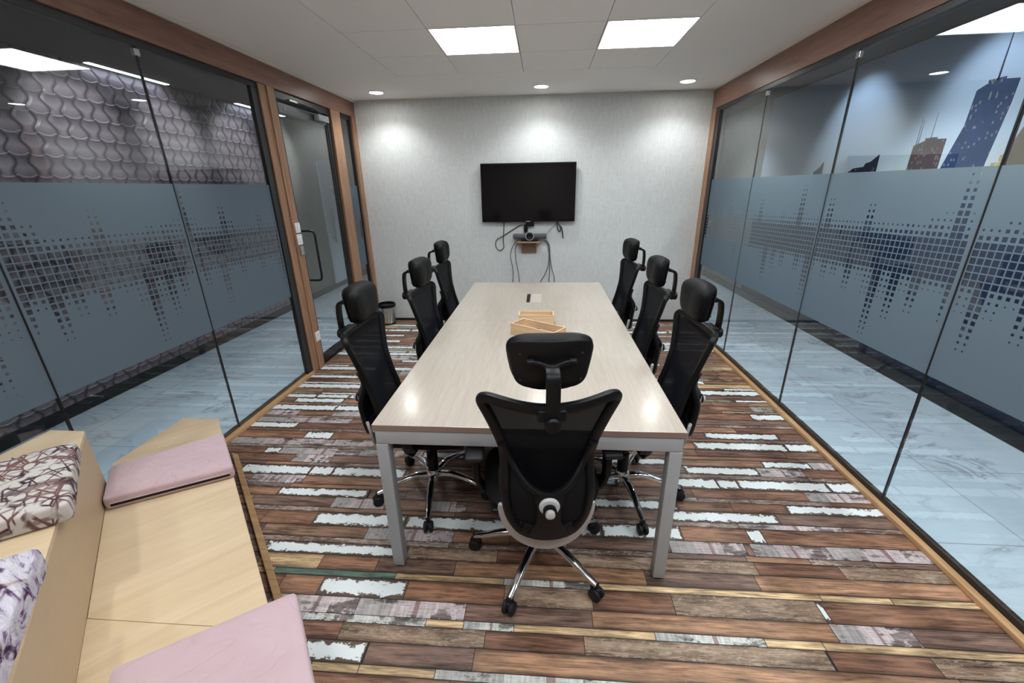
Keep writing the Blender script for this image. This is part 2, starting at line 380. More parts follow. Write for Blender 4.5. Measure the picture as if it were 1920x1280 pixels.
# planks measured in the photograph: (x0, x1, y, kind)
FIX = [(-0.96, -0.575, 1.29, 'white'), (-1.34, -0.63, 1.49, 'white'), (-1.19, -0.70, 1.668, 'white'), (-1.51, -0.98, 1.846, 'white'), (-0.97, -0.76, 1.9, 'brown'), (-1.28, -0.82, 2.035, 'white'),
 (-1.875, -1.42, 2.06, 'white'), (-1.84, -1.74, 2.227, 'white'), (-1.67, -1.47, 2.406, 'white'), (-2.16, -1.8, 2.60, 'white'), (-1.63, -1.39, 2.79, 'white'), (-2.04, -1.62, 2.96, 'white'),
 (0.87, 1.3, 2.21, 'white'), (1.12, 1.61, 2.595, 'white'), (1.55, 1.78, 2.79, 'white'), (0.72, 1.02, 2.03, 'white'), (1.13, 1.63, 2.03, 'white'), (0.64, 1.22, 1.83, 'white'), (0.31, 0.70, 1.66, 'white'), (1.02, 1.09, 1.653, 'white'),
 (-0.83, -0.65, 0.965, 'yel'), (-0.89, -0.65, 1.0, 'white'), (0.44, 0.85, 1.15, 'whiten'), (0.85, 1.06, 1.15, 'yel'), (-0.10, 0.444, 1.15, 'yel'), (-0.30, -0.10, 1.15, 'whiten'), (1.168, 1.57, 1.32, 'whiten'), (1.57, 1.80, 1.32, 'yel'), (0.22, 1.166, 1.34, 'yel'),
 (-0.157, 0.22, 1.34, 'whiten'), (-0.644, -0.157, 1.34, 'yel'), (-1.21, -0.644, 1.345, 'green'), (1.01, 1.6, 2.43, 'white'),
 (-0.876, -0.43, 1.585, 'pink'), (-0.757, -0.302, 1.20, 'pink'), (1.128, 1.424, 1.195, 'pink'), (1.0, 1.5, 1.74, 'pink'), (0.62, 0.97, 1.57, 'pink'), (1.00, 1.346, 1.585, 'pink'), (1.46, 1.79, 1.96, 'pink'),
 (-1.15, -0.85, 1.78, 'pink'), (-1.6, -1.35, 2.14, 'pink'), (1.14, 1.56, 2.15, 'pink'), (-0.60, -0.40, 1.78, 'pink'), (-1.57, -1.42, 1.97, 'pink'),
 (-0.302, 0.211, 1.20, 'brown'), (0.211, 1.128, 1.20, 'orange'), (1.424, 1.80, 1.20, 'brown'), (-0.24, 1.45, 1.02, 'orange'), (-0.648, -0.24, 1.02, 'brown'), (-0.765, -0.645, 1.04, 'green'),
 (-0.78, -0.208, 1.10, 'beige'), (-0.208, 0.17, 1.10, 'burl'), (0.17, 1.05, 1.10, 'beige'), (1.057, 1.412, 1.09, 'burl'), (1.412, 1.80, 1.09, 'beige'),
 (-0.575, -0.15, 1.28, 'brownl'), (-0.15, 0.22, 1.28, 'beige'), (0.22, 0.55, 1.28, 'burl'), (0.55, 1.13, 1.28, 'beige'), (1.13, 1.151, 1.28, 'white'), (1.151, 1.79, 1.28, 'brownl'),
 (-0.386, 0.465, 1.40, 'orange'), (-0.75, -0.386, 1.40, 'brown'), (-1.02, -0.75, 1.40, 'brownl'), (-1.315, -1.02, 1.42, 'yel'), (0.465, 0.94, 1.40, 'brown'), (0.94, 1.776, 1.40, 'orange'),
 (-0.634, -0.2, 1.49, 'beige'), (-0.2, 0.15, 1.49, 'burl'), (0.15, 0.97, 1.49, 'beige'), (0.968, 1.335, 1.49, 'burl'), (1.335, 1.80, 1.49, 'beige')]
def plank_style(kind, row, y):
    j = random.uniform(0.85, 1.12); sc = lambda c: tuple(q*j for q in c)
    if kind == 'white': return 'white', BROWN, WHITE
    if kind == 'whiten': return 'wash', (0.2, 0.18, 0.16), (0.66, 0.66, 0.62)
    if kind == 'pink': return 'wash', (0.20, 0.16, 0.15), sc(PINKW)
    if kind == 'yel': return 'wood', sc(YEL), YEL
    if kind == 'orange': return 'wood', sc(ORANGE), ORANGE
    if kind == 'brown': return 'wood', sc(BROWN), BROWN
    if kind == 'brownl': return 'wood', sc((0.27, 0.14, 0.085)), BROWN
    if kind == 'beige': return 'speck', sc(BEIGE), (0.44, 0.35, 0.27)
    if kind == 'burl': return 'wood', BURL, BURL
    if kind == 'green': return 'wood', sc(GREEN), GREEN
    if kind == 'olive': return 'wash', (0.14, 0.09, 0.06), (0.30, 0.30, 0.21)
    if kind == 'dash': return 'speck', sc(BROWN), (0.50, 0.46, 0.42)
    return 'wood', sc(random.choice(WOODS)), BROWN
def random_kind(row, y):
    r = random.random(); far = y > 2.9
    if row[0] == 'N' and far: return 'white' if r < .45 else ('olive' if r < .7 else 'wood')
    if row == 'O' and far: return 'yel' if r < .3 else ('olive' if r < .6 else 'wood')
    if row == 'N': return 'yel' if (y < 1.5 and r < 0.6) else ('whiten' if y < 1.5 else ('wood' if r < 0.5 else ('yel' if far and r < 0.75 else 'dash')))
    if row == 'N2': return ('yel' if r < 0.7 else 'whiten') if y < 1.4 else ('dash' if r < 0.55 else 'wood')
    if row == 'O': return 'orange' if y < 1.2 else ('olive' if far and r > 0.6 else ('white' if far and r < 0.12 else 'wood'))
    if row == 'G': return ('beige' if r < 0.5 else 'burl') if y < 1.6 else ('white' if r < (0.5 if far else 0.26) else ('pink' if r < 0.5 else 'wood'))
    if row == 'K': return 'pink' if r < 0.2 else ('wood' if r < 0.85 else 'brown')
    return 'white' if r < (0.62 if far else 0.28) and y > 1.3 else 'brownl'
def build_floor():
    x0, x1, y0, y1 = XL-0.03, XR+0.03, YF, YB
    bm = BM(); uvl = bm.loops.layers.uv.new('UVMap'); loc = bm.loops.layers.uv.new('loc')
    tone = bm.loops.layers.float_color.new('tone'); paint = bm.loops.layers.float_color.new('paint')
    keys = ['gap', 'wood', 'white', 'wash', 'speck']
    v = [bm.verts.new(p) for p in ((x0, y0, -0.002), (x1, y0, -0.002), (x1, y1, -0.002), (x0, y1, -0.002))]; bm.faces.new(v)
    def plank(a, b, c, d, kind, row):
        if b-a < 0.012: return
        st, tn, pt = plank_style(kind, row, c); g = 0.0013
        vs = [bm.verts.new(p) for p in ((a+g, c+g, 0), (b-g, c+g, 0), (b-g, d-g, 0), (a+g, d-g, 0))]
        f = bm.faces.new(vs); f.material_index = keys.index(st)
        ox, oy = random.random()*30, random.random()*30
        for l, (uu, vv, lu, lv) in zip(f.loops, ((a, c, 0, 0), (b, c, 1, 0), (b, d, 1, 1), (a, d, 0, 1))):
            l[uvl].uv = (uu+ox, vv+oy); l[loc].uv = (lu, lv); l[tone] = (*tn, 1); l[paint] = (*pt, 1)
    k = math.floor((y0-Y0)/PER)
    while Y0+k*PER < y1:
        for row, a, b in ROWS:
            c, d = Y0+k*PER+a, Y0+k*PER+b
            c, d = max(c, y0), min(d, y1)
            if d-c < 0.01: continue
            fx = sorted([q for q in FIX if c <= q[2] < d])
            x = x0
            def fill(xa, xb):
                while xb-xa > 0.001:
                    L = random.choice((0.28, 0.42, 0.55, 0.75)) * (1.0 if row[0] != 'O' else 1.3)
                    e = xb if (xb-xa-L) < 0.15 else xa+L
                    plank(xa, e, c, d, random_kind(row, c), row); xa = e
            for q in fx:
                if q[0] > x: fill(x, q[0])
                a0 = max(x, q[0])
                if q[1] > a0: plank(a0, min(q[1], x1), c, d, q[3], row); x = max(x, q[1])
            if x < x1: fill(x, x1)
        k += 1
    o = struct('floor', bm, [M['dark_gap'], PK['wood'], PK['white'], PK['wash'], PK['speck']])
    return tag(o, 'patchwork plank floor of brown, white, pink and yellow weathered strips')
build_floor()
struct('floor_corridor_left', mbox(-3.72, XL-0.03, YF, 9.0, -0.06, -0.001), M['marble'])
struct('floor_corridor_right', mbox(XR+0.03, 3.14, YF, 9.0, -0.06, -0.001), M['marble'])

# ------------------------------------------------------------------ walls
struct('wall_back', mbox(XL-0.03, XR+0.03, YB, YB+0.12, -0.05, ZC+0.2), M['backwall'])
struct('wall_rear', mbox(-3.72, 3.14, YF-0.12, YF, -0.05, 2.85), M['rear_paint'])
struct('baseboard_back', mbox(XL, XR, YB-0.012, YB, 0.0, 0.03), M['black_metal'], bevel=0.002)
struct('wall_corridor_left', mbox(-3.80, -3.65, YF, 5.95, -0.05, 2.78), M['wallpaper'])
struct('wall_corridor_left_far', mbox(-3.78, -3.66, 5.95, 9.0, -0.05, 2.78), M['backwall'] if False else plain('dull olive textile', (0.20, 0.20, 0.185), 0.8, var=0.35, scale=45))
struct('baseboard_corridor_left', mbox(-3.655, -3.635, YF, 9.0, 0.0, 0.09), M['black_metal'], bevel=0.003)
struct('ceiling_corridor_left', mbox(-3.80, XL-0.06, YF, 9.0, 2.60, 2.80), M['corr_ceiling'])
struct('ceiling_corridor_right', mbox(XR+0.07, 3.2, YF, 9.0, 2.70, 2.80), M['corr_ceiling'])
struct('wall_corridor_left_end', mbox(-3.72, XL-0.03, 9.0, 9.1, -0.05, 2.8), M['corr_grey'])
struct('wall_corridor_right_end', mbox(XR+0.03, 3.14, 8.2, 8.3, -0.05, 2.8), plain('warm end wall', (0.30, 0.26, 0.22), 0.8))
# outer skins of the walls beside the room beyond the back wall
struct('wall_passage_left', mbox(XL-0.05, XL+0.07, YB+0.12, 9.0, -0.05, 2.8), M['corr_grey'])
struct('wall_passage_right', mbox(XR-0.07, XR+0.05, YB+0.12, 8.2, -0.05, 2.8), M['corr_grey'])

# right corridor wall: pale sky above a navy band
def m_sky():
    t = NT('mural night sky print'); x, y, z = t.sep(t.obj()); n = t.noise(t.obj(), 1.2, 3)
    c = t.ramp(t.math('ADD', t.math('MULTIPLY', z, 0.4), t.math('MULTIPLY', n, 0.05)), [(0.20, (0.010, 0.016, 0.04)), (0.655, (0.02, 0.035, 0.08)), (0.70, (0.50, 0.56, 0.62)), (0.80, (0.45, 0.55, 0.68)), (1.0, (0.34, 0.46, 0.66))])
    return t.done(t.pbsdf(c, 0.5, spec=0.3))
struct('wall_corridor_right', mbox(3.07, 3.20, YF, 8.2, -0.05, 2.78), M['corr_grey'])
struct('baseboard_corridor_right', mbox(3.045, 3.072, YF, 8.2, 0.0, 0.10), plain('black skirting', (0.008, 0.009, 0.012), 0.3), bevel=0.003)
mur = thing('mural', 'city skyline mural with pale sky and dark towers behind the right glass wall', 'mural', (3.069, 2.8, 0))
def mural():
    ox, oy = 3.069, 2.8
    def poly(name, pts, m, d):
        bm = BM(); A = [bm.verts.new((-d, y-oy, z)) for y, z in pts]; B = [bm.verts.new((0.0, y-oy, z)) for y, z in pts]
        ring_faces(bm, A, B); bm.faces.new(A); bm.faces.new(B[::-1])
        bmesh.ops.recalc_face_normals(bm, faces=bm.faces); return obj(name, bm, m, mur)
    poly('sky_panel', [(-1.5, 0.1), (6.6, 0.1), (6.6, 2.69), (-1.5, 2.69)], m_sky(), 0.002)
    def tower_mat(name, base, lit, dens):
        t = NT(name); v = t.obj(); x, y, z = t.sep(v)
        cy = t.math('FLOOR', t.math('DIVIDE', y, 0.012)); cz = t.math('FLOOR', t.math('DIVIDE', z, 0.016))
        wn = t.n('ShaderNodeTexWhiteNoise', noise_dimensions='3D'); t.l(t.comb(cy, cz), wn.inputs[0])
        big = t.noise(v, 7, 2); on = t.math('MULTIPLY', t.math('GREATER_THAN', wn.outputs[0], 1-dens), t.math('GREATER_THAN', big, 0.45))
        c = t.mix(on, t.mix(big, tuple(q*0.7 for q in base), tuple(q*1.3 for q in base)), lit)
        return t.done(t.pbsdf(c, 0.5, spec=0.3))
    tb = tower_mat('tower blue print', (0.03, 0.055, 0.13), (0.20, 0.22, 0.24), 0.07)
    tg = tower_mat('tower brown print', (0.085, 0.065, 0.07), (0.20, 0.17, 0.17), 0.12)
    tn = tower_mat('tower dark print', (0.02, 0.025, 0.045), (0.2, 0.2, 0.2), 0.05)
    ty = tower_mat('tower sand print', (0.42, 0.33, 0.18), (0.6, 0.5, 0.3), 0.2)
    poly('tower', [(3.76, 1.62), (3.40, 1.62), (3.35, 2.10), (3.345, 2.24), (3.44, 2.255), (3.44, 2.27), (3.56, 2.27), (3.56, 2.25), (3.63, 2.22), (3.64, 2.0)], tb, 0.004)
    poly('antenna', [(3.503, 2.26), (3.490, 2.26), (3.492, 2.55), (3.498, 2.55)], tn, 0.004)
    poly('tower', [(4.06, 1.62), (3.76, 1.62), (3.755, 1.925), (3.84, 1.93), (3.84, 1.945), (3.95, 1.945), (3.95, 1.925), (4.05, 1.90)], tg, 0.0036)
    for yy, h in ((3.90, 2.12), (4.01, 2.08), (4.03, 2.10)): poly('antenna', [(yy-.003, 1.9), (yy+.003, 1.9), (yy+.001, h), (yy-.001, h)], tn, 0.003)
    poly('tower', [(4.24, 1.62), (4.05, 1.62), (4.05, 1.86), (4.13, 1.84), (4.20, 1.82)], plain('pale tower', (0.45, 0.55, 0.58), 0.5), 0.003)
    poly('tower', [(4.78, 1.62), (4.40, 1.62), (4.405, 1.86), (4.50, 1.80), (4.56, 1.79), (4.58, 1.76), (4.72, 1.75), (4.78, 1.72)], tn, 0.004)
    poly('tower', [(5.42, 1.62), (5.20, 1.62), (5.21, 1.84), (5.29, 1.77), (5.36, 1.74)], tn, 0.004)
    poly('tower', [(3.345, 1.62), (3.20, 1.62), (3.20, 1.84), (3.25, 1.835), (3.252, 1.785), (3.30, 1.78), (3.302, 1.735), (3.345, 1.73)], ty, 0.003)
    poly('tower', [(3.245, 1.62), (2.80, 1.62), (2.80, 2.15), (3.10, 2.12), (3.16, 1.98), (3.20, 1.97), (3.245, 1.86)], plain('brown grey tower', (0.16, 0.13, 0.10), 0.5), 0.0045)
    poly('tower', [(2.75, 1.62), (2.3, 1.62), (2.3, 2.0), (2.72, 2.0)], tb, 0.004)
mural()

# ------------------------------------------------------------------ ceiling with tile grid
NCOL, NROW = 4, 10
LIGHTS = [(1, 1), (3, 1), (1, 4), (3, 4), (1, 7), (3, 7)]
def ceiling():
    bm = BM(); z = ZC; gx1 = GX0+GSX*NCOL; gyn = GY0-GSY*NROW
    box(bm, XL-0.1, GX0-.002, YF, YB+.02, z, z+.05); box(bm, gx1+.002, XR+0.1, YF, YB+.02, z, z+.05)
    box(bm, GX0-.002, gx1+.002, GY0+.002, YB+.02, z, z+.05); 
    if gyn > YF: box(bm, GX0-.002, gx1+.002, YF, gyn-.002, z, z+.05)
    for i in range(NCOL):
        for j in range(NROW):
            if (i, j) in LIGHTS: continue
            g = 0.0022; x0 = GX0+i*GSX; y1 = GY0-j*GSY
            box(bm, x0+g, x0+GSX-g, max(YF, y1-GSY+g), y1-g, z, z+.02)
    box(bm, GX0-.01, gx1+.01, YF, GY0+.01, z+.10, z+.12, 1)
    return struct('ceiling', bm, [M['ceiling'], M['dark_gap']])
ceiling()
pos_words = {(1, 1): 'left of the two bright ceiling panels above the table', (3, 1): 'right of the two bright ceiling panels above the table',
 (1, 4): 'left bright ceiling panel overhead near the front', (3, 4): 'right bright ceiling panel overhead near the front',
 (1, 7): 'left bright ceiling panel behind the viewer', (3, 7): 'right bright ceiling panel behind the viewer'}
for (i, j) in LIGHTS:
    cx, cy = GX0+(i+.5)*GSX, GY0-(j+.5)*GSY; s = GSX/2-.003
    L = thing('ceiling_light', 'square white panel, '+pos_words[(i, j)], 'light', (cx, cy, ZC), 0, 'square ceiling light panels')
    obj('diffuser', mbox(-s+.008, s-.008, -s+.008, s-.008, 0.002, 0.006), M['panel'], L)
    b = BM()
    for a in ((-s, s, -s, -s+.008), (-s, s, s-.008, s), (-s, -s+.008, -s+.008, s-.008), (s-.008, s, -s+.008, s-.008)): box(b, *a, -0.002, 0.02)
    obj('frame', b, M['white_plastic'], L)
DL = [(-1.729, 4.80, 'leftmost'), (-0.034, 4.778, 'middle'), (1.379, 4.764, 'rightmost')]
DLR = [(-1.72, 0.6, 'left'), (1.40, 0.6, 'right'), (-0.03, -0.9, 'rearmost')]
def downlight(x, y, z, lab, group, strength, spot, m, r=.066, ang=135, aim=None):
    L = thing('downlight', lab, 'light', (x, y, z), 0, group)
    obj('trim_ring', lathe(BM(), [(r+.012, -.001), (r+.014, -.006), (r+.004, -.009), (r, -.004), (r, .0)], cap=False), M['white_plastic'], L, smooth=True)
    obj('lens', lathe(BM(), [(r, -.003), (r*.6, -.0045), (.002, -.005)], n=32), m, L)
    if spot:
        d = bpy.data.lights.new('downlight_lamp', 'SPOT'); d.energy = spot; d.spot_size = R(ang); d.spot_blend = 0.7; d.shadow_soft_size = 0.05; d.color = (0.97, 1, 1)
        o = bpy.data.objects.new('lamp', d); link(o, L); o.location = (0, 0, -.012)
        if aim: o.rotation_euler = Vector(aim).to_track_quat('-Z', 'Y').to_euler()
    return L
for x, y, wd in DL: downlight(x, y, ZC, wd+' of the three round downlights near the back wall', 'round ceiling downlights', 1, DOWN_SPOT, M['downlight'])
for x, y, wd in DLR: downlight(x, y, ZC, 'round downlight overhead out of view, the '+wd+' one', 'round ceiling downlights', 1, DOWN_SPOT, M['downlight'])
for k, y in enumerate((0.4, 2.2, 4.0, 5.8, 7.6)):
    downlight(-2.42, y, 2.60, ('first', 'second', 'third', 'fourth', 'fifth')[k]+' downlight from the viewer in the left corridor ceiling', 'left corridor downlights', 1, CORR_L, M['corr_light'], .05, 85)
for k, y in enumerate((0.4, 2.0, 3.7, 6.9)):
    downlight(2.30, y, 2.70, ('first', 'second', 'third', 'fourth')[k]+' downlight from the viewer in the right corridor ceiling', 'right corridor downlights', 1, CORR_R, M['corr_light'], .05, 118)
for k, y in enumerate((2.5, 3.4, 4.3, 5.2, 6.1)):  # spots added out of view to brighten the upper patterned wall
    downlight(-2.84, y, 2.60, 'added unseen wall washer brightening the patterned corridor wall, '+('nearest the viewer', 'second from the viewer', 'third from the viewer', 'fourth from the viewer', 'farthest from the viewer')[k], 'added wall washers in the left corridor', 1, WASH_L, M['added_washer'], .035, 58, (-.76, 0, -.44))
for k, y in enumerate((2.3, 3.5, 4.8)):  # extra spots, hidden from the camera, added to lift the mural's brightness
    downlight(2.42, y, 2.70, 'added unseen wall washer brightening the skyline mural, '+('nearest the viewer', 'the middle one', 'farthest from the viewer')[k], 'added wall washers in the right corridor', 1, WASH_R, M['added_washer'], .035, 80, (.62, 0, -.62))
for k, (y, L_) in enumerate(((3.95, .75), (5.75, .95), (1.9, .75))):
    t_l = thing('linear_light', 'slim linear light at the top of the patterned corridor wall, '+('nearer the viewer', 'beyond the timber post side', 'out of view at left')[k], 'light', (-3.585, y, 2.598), 0, 'linear lights over the patterned wall')
    obj('lens', mbox(-.024, .024, -L_/2, L_/2, -.006, -.003), M['linear'], t_l); obj('housing', mbox(-.028, .028, -L_/2-.004, L_/2+.004, -.003, .001), M['white_plastic'], t_l)

# ------------------------------------------------------------------ timber frames
# left wall
ZH, ZK = 2.395, 2.356
struct('trim_1', mbox(XL-.06, XL, YF, YB, ZH, ZC-.022), M['timber_y'], bevel=.002)
struct('trim_2', mbox(XL-.06, XL+.018, YF, YB, ZC-.022, ZC+.002), M['coving'], bevel=.004)
def post(name, y0, y1, x0=XL-.06, x1=XL, ridge=True):
    bm = mbox(x0, x1, y0, y1, 0, ZH)
    o = struct(name, bm, M['timber'], bevel=.003); return o
struct('trim_3', box(mbox(XL-.06, XL-.012, 3.47, 3.56, 0, ZH), XL-.06, XL, 3.56, 3.655, 0, ZH), M['timber'], bevel=.003)
post('trim_4', 4.585, 4.79)
post('trim_5', 5.09, YB-.001)
struct('trim_6', mbox(XL-.04, XL+.0, YF, 3.47, 0.0, 0.028), M['sill'], bevel=.003)
# black inner frame of the glazing
def lframe(name, y0, y1, zb=True, w=.035):
    b = BM(); x0, x1 = XL-.055, XL-.022
    box(b, x0, x1, y0, y1, ZK, ZH); box(b, x0, x1, y0, y0+w, 0, ZK); box(b, x0, x1, y1-w, y1, 0, ZK); box(b, x0, x1, y0+w, y1-w, 0, .055)
    return struct(name, b, M['black_metal'], bevel=.002)
b = BM(); x0, x1 = XL-.055, XL-.022
box(b, x0, x1, YF, 3.47, ZK, ZH); box(b, x0, x1, 3.39, 3.47, 0, ZK); box(b, x0, XL-.04, YF, 3.39, 0, .05)
struct('trim_7', b, M['black_metal'], bevel=.002)
lframe('trim_8', 4.79, 5.09, w=.03)
# right wall
RH, RK = 2.372, 2.337
struct('trim_9', mbox(XR, XR+.07, YF, YB, RH, ZC-.006), M['timber_y'], bevel=.002)
struct('trim_10', mbox(XR-.012, XR+.07, YF, YB, ZC-.012, ZC+.002), M['coving'], bevel=.003)
struct('trim_11', mbox(XR, XR+.07, 5.06, YB-.001, 0, RH), M['timber'], bevel=.002)
struct('trim_12', mbox(XR-.012, XR+.022, YF, 5.06, 0.0, 0.026), M['sill'], bevel=.003)
b = BM(); box(b, XR+.008, XR+.05, YF, 5.06, RK, RH); box(b, XR+.008, XR+.05, 4.97, 5.06, 0, RK); box(b, XR+.022, XR+.05, YF, 4.97, 0, .05)
struct('trim_13', b, M['black_metal'], bevel=.002)

# ------------------------------------------------------------------ glass panes with frosted, dotted film
def film_mesh(y0, y1, spikes_up, spikes_dn, x, core_y):
    """sheet of film with square see-through holes; spikes: list of (y, tip z)"""
    p = 0.0315; zb, zt = 0.765, 1.675
    bm = BM(); V = {}
    def vert(y, z):
        k = (round(y, 5), round(z, 5))
        if k not in V: V[k] = bm.verts.new((x, y, z))
        return V[k]
    rows = [zb]; 
    zc0 = core_y; n_up = 15; n_dn = 13
    def centre(y): return 1.30-0.032*(y-1.5)
    i0 = math.ceil(y0/p); i1 = math.floor(y1/p)
    # per column hole sizes
    def size(i, j):          # j row index from the band centre
        y = (i+.5)*p; z = centre(y)+(j+.5)*p
        if z < zb+.03 or z > zt-.012: return 0
        base = 0.82 if -3 <= j <= 2 else (0.52 if j in (3,) else (0.30 if j == 4 else (0.5 if j == -4 else 0)))
        s = base
        for (sy, tip, sgn) in [(a, b_, 1) for a, b_ in spikes_up]+[(a, b_, -1) for a, b_ in spikes_dn]:
            dy = abs(y-sy)/p; H = (tip-centre(sy))*sgn; h = (z-centre(y))*sgn
            if h <= 0: continue
            if dy < 1.05 and h < H+.5*p: s = max(s, 0.86*(1-(h/(H+p))**1.6)+.10)
            elif dy < 3.1 and h < H*.55: s = max(s, 0.72*(1-(h/(H*.55+p)))+.06)
            elif dy < 5.1 and h < H*.38: s = max(s, 0.6*(1-(h/(H*.38+p)))+.04)
        return min(s, .84) if s > .12 else 0
    for i in range(i0-1, i1+1):
        ya, yb = max(y0, i*p), min(y1, (i+1)*p)
        if yb-ya < 1e-4: continue
        full = (i*p >= y0-1e-6 and (i+1)*p <= y1+1e-6)
        zc = centre((i+.5)*p)
        zs = [zc+(j)*p for j in range(-n_dn-3, n_up+1)]
        zs = [z for z in zs if zb+1e-3 < z < zt-1e-3]
        edges = [zb]+zs+[zt]
        for za, zd in zip(edges, edges[1:]):
            j = round((za-zc)/p); s = size(i, j) if full and abs(zd-za-p) < 1e-4 else 0
            c = [bm.verts.new((x, a, b_)) for a, b_ in ((ya, za), (yb, za), (yb, zd), (ya, zd))]
            if s <= 0: bm.faces.new(c); continue
            m = (1-s)*p/2
            h = [bm.verts.new((x, a, b_)) for a, b_ in ((ya+m, za+m), (yb-m, za+m), (yb-m, zd-m), (ya+m, zd-m))]
            ring_faces(bm, c, h)
    return bm
RU = [(4.68, 1.47), (4.56, 1.42), (4.385, 1.54), (4.093, 1.50), (3.776, 1.49), (3.432, 1.40), (3.34, 1.394), (3.223, 1.62), (2.897, 1.534), (2.55, 1.508), (2.264, 1.429), (2.126, 1.453), (2.019, 1.673), (1.779, 1.462), (1.55, 1.5), (1.2, 1.6), (0.9, 1.4), (0.4, 1.6), (-.2, 1.5), (-.8, 1.6)]
RD = [(4.678, 0.96), (4.153, 0.95), (3.578, 0.86), (3.459, 1.001), (3.332, 1.044), (3.159, 1.027), (3.019, 0.88), (2.847, 1.058), (2.736, 1.09), (2.615, 1.022), (2.389, 0.80), (2.275, 0.941), (2.145, 1.013), (1.955, 1.025), (1.833, 0.912), (1.646, 1.035), (1.4, .9), (1.0, 1.0), (.5, .85), (-.1, 1.0), (-.7, .9)]
LU = [(1.59, 1.59), (1.35, 1.5), (1.674, 1.499), (1.941, 1.545), (2.243, 1.44), (2.347, 1.46), (2.50, 1.68), (2.60, 1.42), (2.80, 1.55), (2.88, 1.44), (3.183, 1.48), (1.0, 1.5), (.6, 1.6), (.1, 1.4), (-.4, 1.6), (-1, 1.5), (4.92, 1.55)]
LD = [(1.543, 1.05), (1.40, 0.86), (1.662, 1.000), (1.766, 1.10), (1.893, 1.046), (2.139, 0.80), (2.263, 0.95), (2.365, 1.043), (2.557, 1.05), (2.708, 0.89), (2.885, 1.064), (3.118, 1.052), (3.351, 0.880), (1.1, .95), (.7, .85), (.2, 1.0), (-.3, .9), (-.9, 1.0), (4.9, .95)]
wn = [0]
def pane(x, y0, y1, z0, z1, label, up=None, dn=None, side=1, seal=True, clip=None):
    wn[0] += 1
    W = bpy.data.objects.new('window_%d' % wn[0], None); link(W); W.location = (x, (y0+y1)/2, 0); W['kind'] = 'structure'; W['label'] = label
    oy = (y0+y1)/2; h = .004
    obj('glass_pane', mbox(-h, h, y0-oy+.003, y1-oy-.003, z0, z1), M['glass'], W)
    if up is not None:
        bm = film_mesh(y0+.004, y1-.004, up, dn, 0, 0)
        for v in bm.verts: v.co.y -= oy; v.co.x = -side*(-.0052)
        obj('privacy_film', bm, M['film'], W)
    if seal: obj('seal', mbox(-.0065, .0065, y1-oy-.004, y1-oy+.004, z0, z1), M['black_metal'], W)
    if clip: obj('glass_clip', mbox(-.010, .010, y1-oy-.018, y1-oy+.018, z1-.045, z1-.012), M['steel'], W, bevel=.002)
    return W
ys = [YF, -.62, .40, 1.46, 2.475, 3.40]
ordw = ['rearmost', 'second', 'third', 'fourth', 'fifth']
for k, (a, c) in enumerate(zip(ys, ys[1:])):
    yy = {1.46: 1.53}.get(a, a); cc = {1.46: 1.53}.get(c, c)
    pane(GLX, yy, cc, .03, ZK+.005, 'glass pane of the left wall with dotted frosted band, '+('beside the timber post' if k == 4 else 'between the joints nearer the viewer' if k == 3 else 'out of view beside the viewer'), LU, LD, 1, seal=(k < 4), clip=(k == 3))
pane(GLX, 4.82, 5.06, .05, ZK+.005, 'narrow glass pane between the door and back wall with dotted frosted band', LU, LD, 1, seal=False)
ys = [YF, -.15, .90, 1.93, 2.975, 4.03, 5.0]
for k, (a, c) in enumerate(zip(ys, ys[1:])):
    pane(GRX, a, c, .03, RK+.005, 'glass pane of the right wall with dotted frosted band, '+['out of view', 'out of view beside the viewer', 'nearest in view', 'second from the viewer', 'third from the viewer', 'beside the back wall'][k], RU, RD, -1, seal=(k < 5), clip=(2 < k < 5))

# ------------------------------------------------------------------ door
D = bpy.data.objects.new('door_1', None); link(D); D.location = (GLX, 3.66, 0); D['kind'] = 'structure'; D['label'] = 'dark framed glass door with a black bar handle in the left wall'
W_ = 4.585-3.66
b = BM(); x0, x1 = -.022, .018
box(b, x0, x1, 0, W_, 2.335, ZH); box(b, x0, x1, 0, .03, 0, 2.335); box(b, x0, x1, W_-.06, W_, 0, 2.335); box(b, x0, x1, .03, W_-.06, 0, .012)
obj('door_frame', b, M['black_metal'], D, bevel=.002)
b = BM(); box(b, -.012, .012, .036, .052, .02, 2.32); box(b, -.012, .012, W_-.085, W_-.065, .02, 2.32); box(b, -.012, .012, .052, W_-.085, .02, .10)
obj('door_rail', b, M['black_metal'], D, bevel=.002)
obj('patch_rail', mbox(-.014, .014, .052, W_-.085, 2.235, 2.31), plain('dark satin metal', (0.16, 0.17, 0.18), .35, .7), D, bevel=.003)
obj('door_glass', mbox(-.004, .004, .05, W_-.083, .09, 2.24), M['glass'], D)
hp = smooth_path([(0.0, .085, .835), (.075, .085, .835), (.108, .085, .845), (.118, .085, .88)], 5)[:-1]+[Vector((.118, .085, .88)), Vector((.118, .085, 1.06)), Vector((.118, .085, 1.235))]+smooth_path([(.118, .085, 1.25), (.108, .085, 1.275), (.075, .085, 1.285), (0, .085, 1.285)], 5)
b = BM(); sweep(b, hp, circ(.0105, 10), ups=[(0, 1, 0)]*len(hp)); obj('door_handle', b, M['black_metal'], D, smooth=True)
b = BM(); rbox(b, (.045, W_-.22, 2.275), (.05, .20, .055), .006); 
cl = obj('door_closer', b, M['grey_steel'], D, smooth=True)
b = BM(); sweep(b, [(.055, W_-.26, 2.315), (.075, W_-.42, 2.33), (.035, W_-.60, 2.345)], rrect(.022, .008)); obj('closer_arm', b, M['black_metal'], cl)
b = BM(); box(b, .018, .04, .20, W_-.35, 2.338, 2.352); obj('guide_rail', b, M['steel'], cl, bevel=.002)
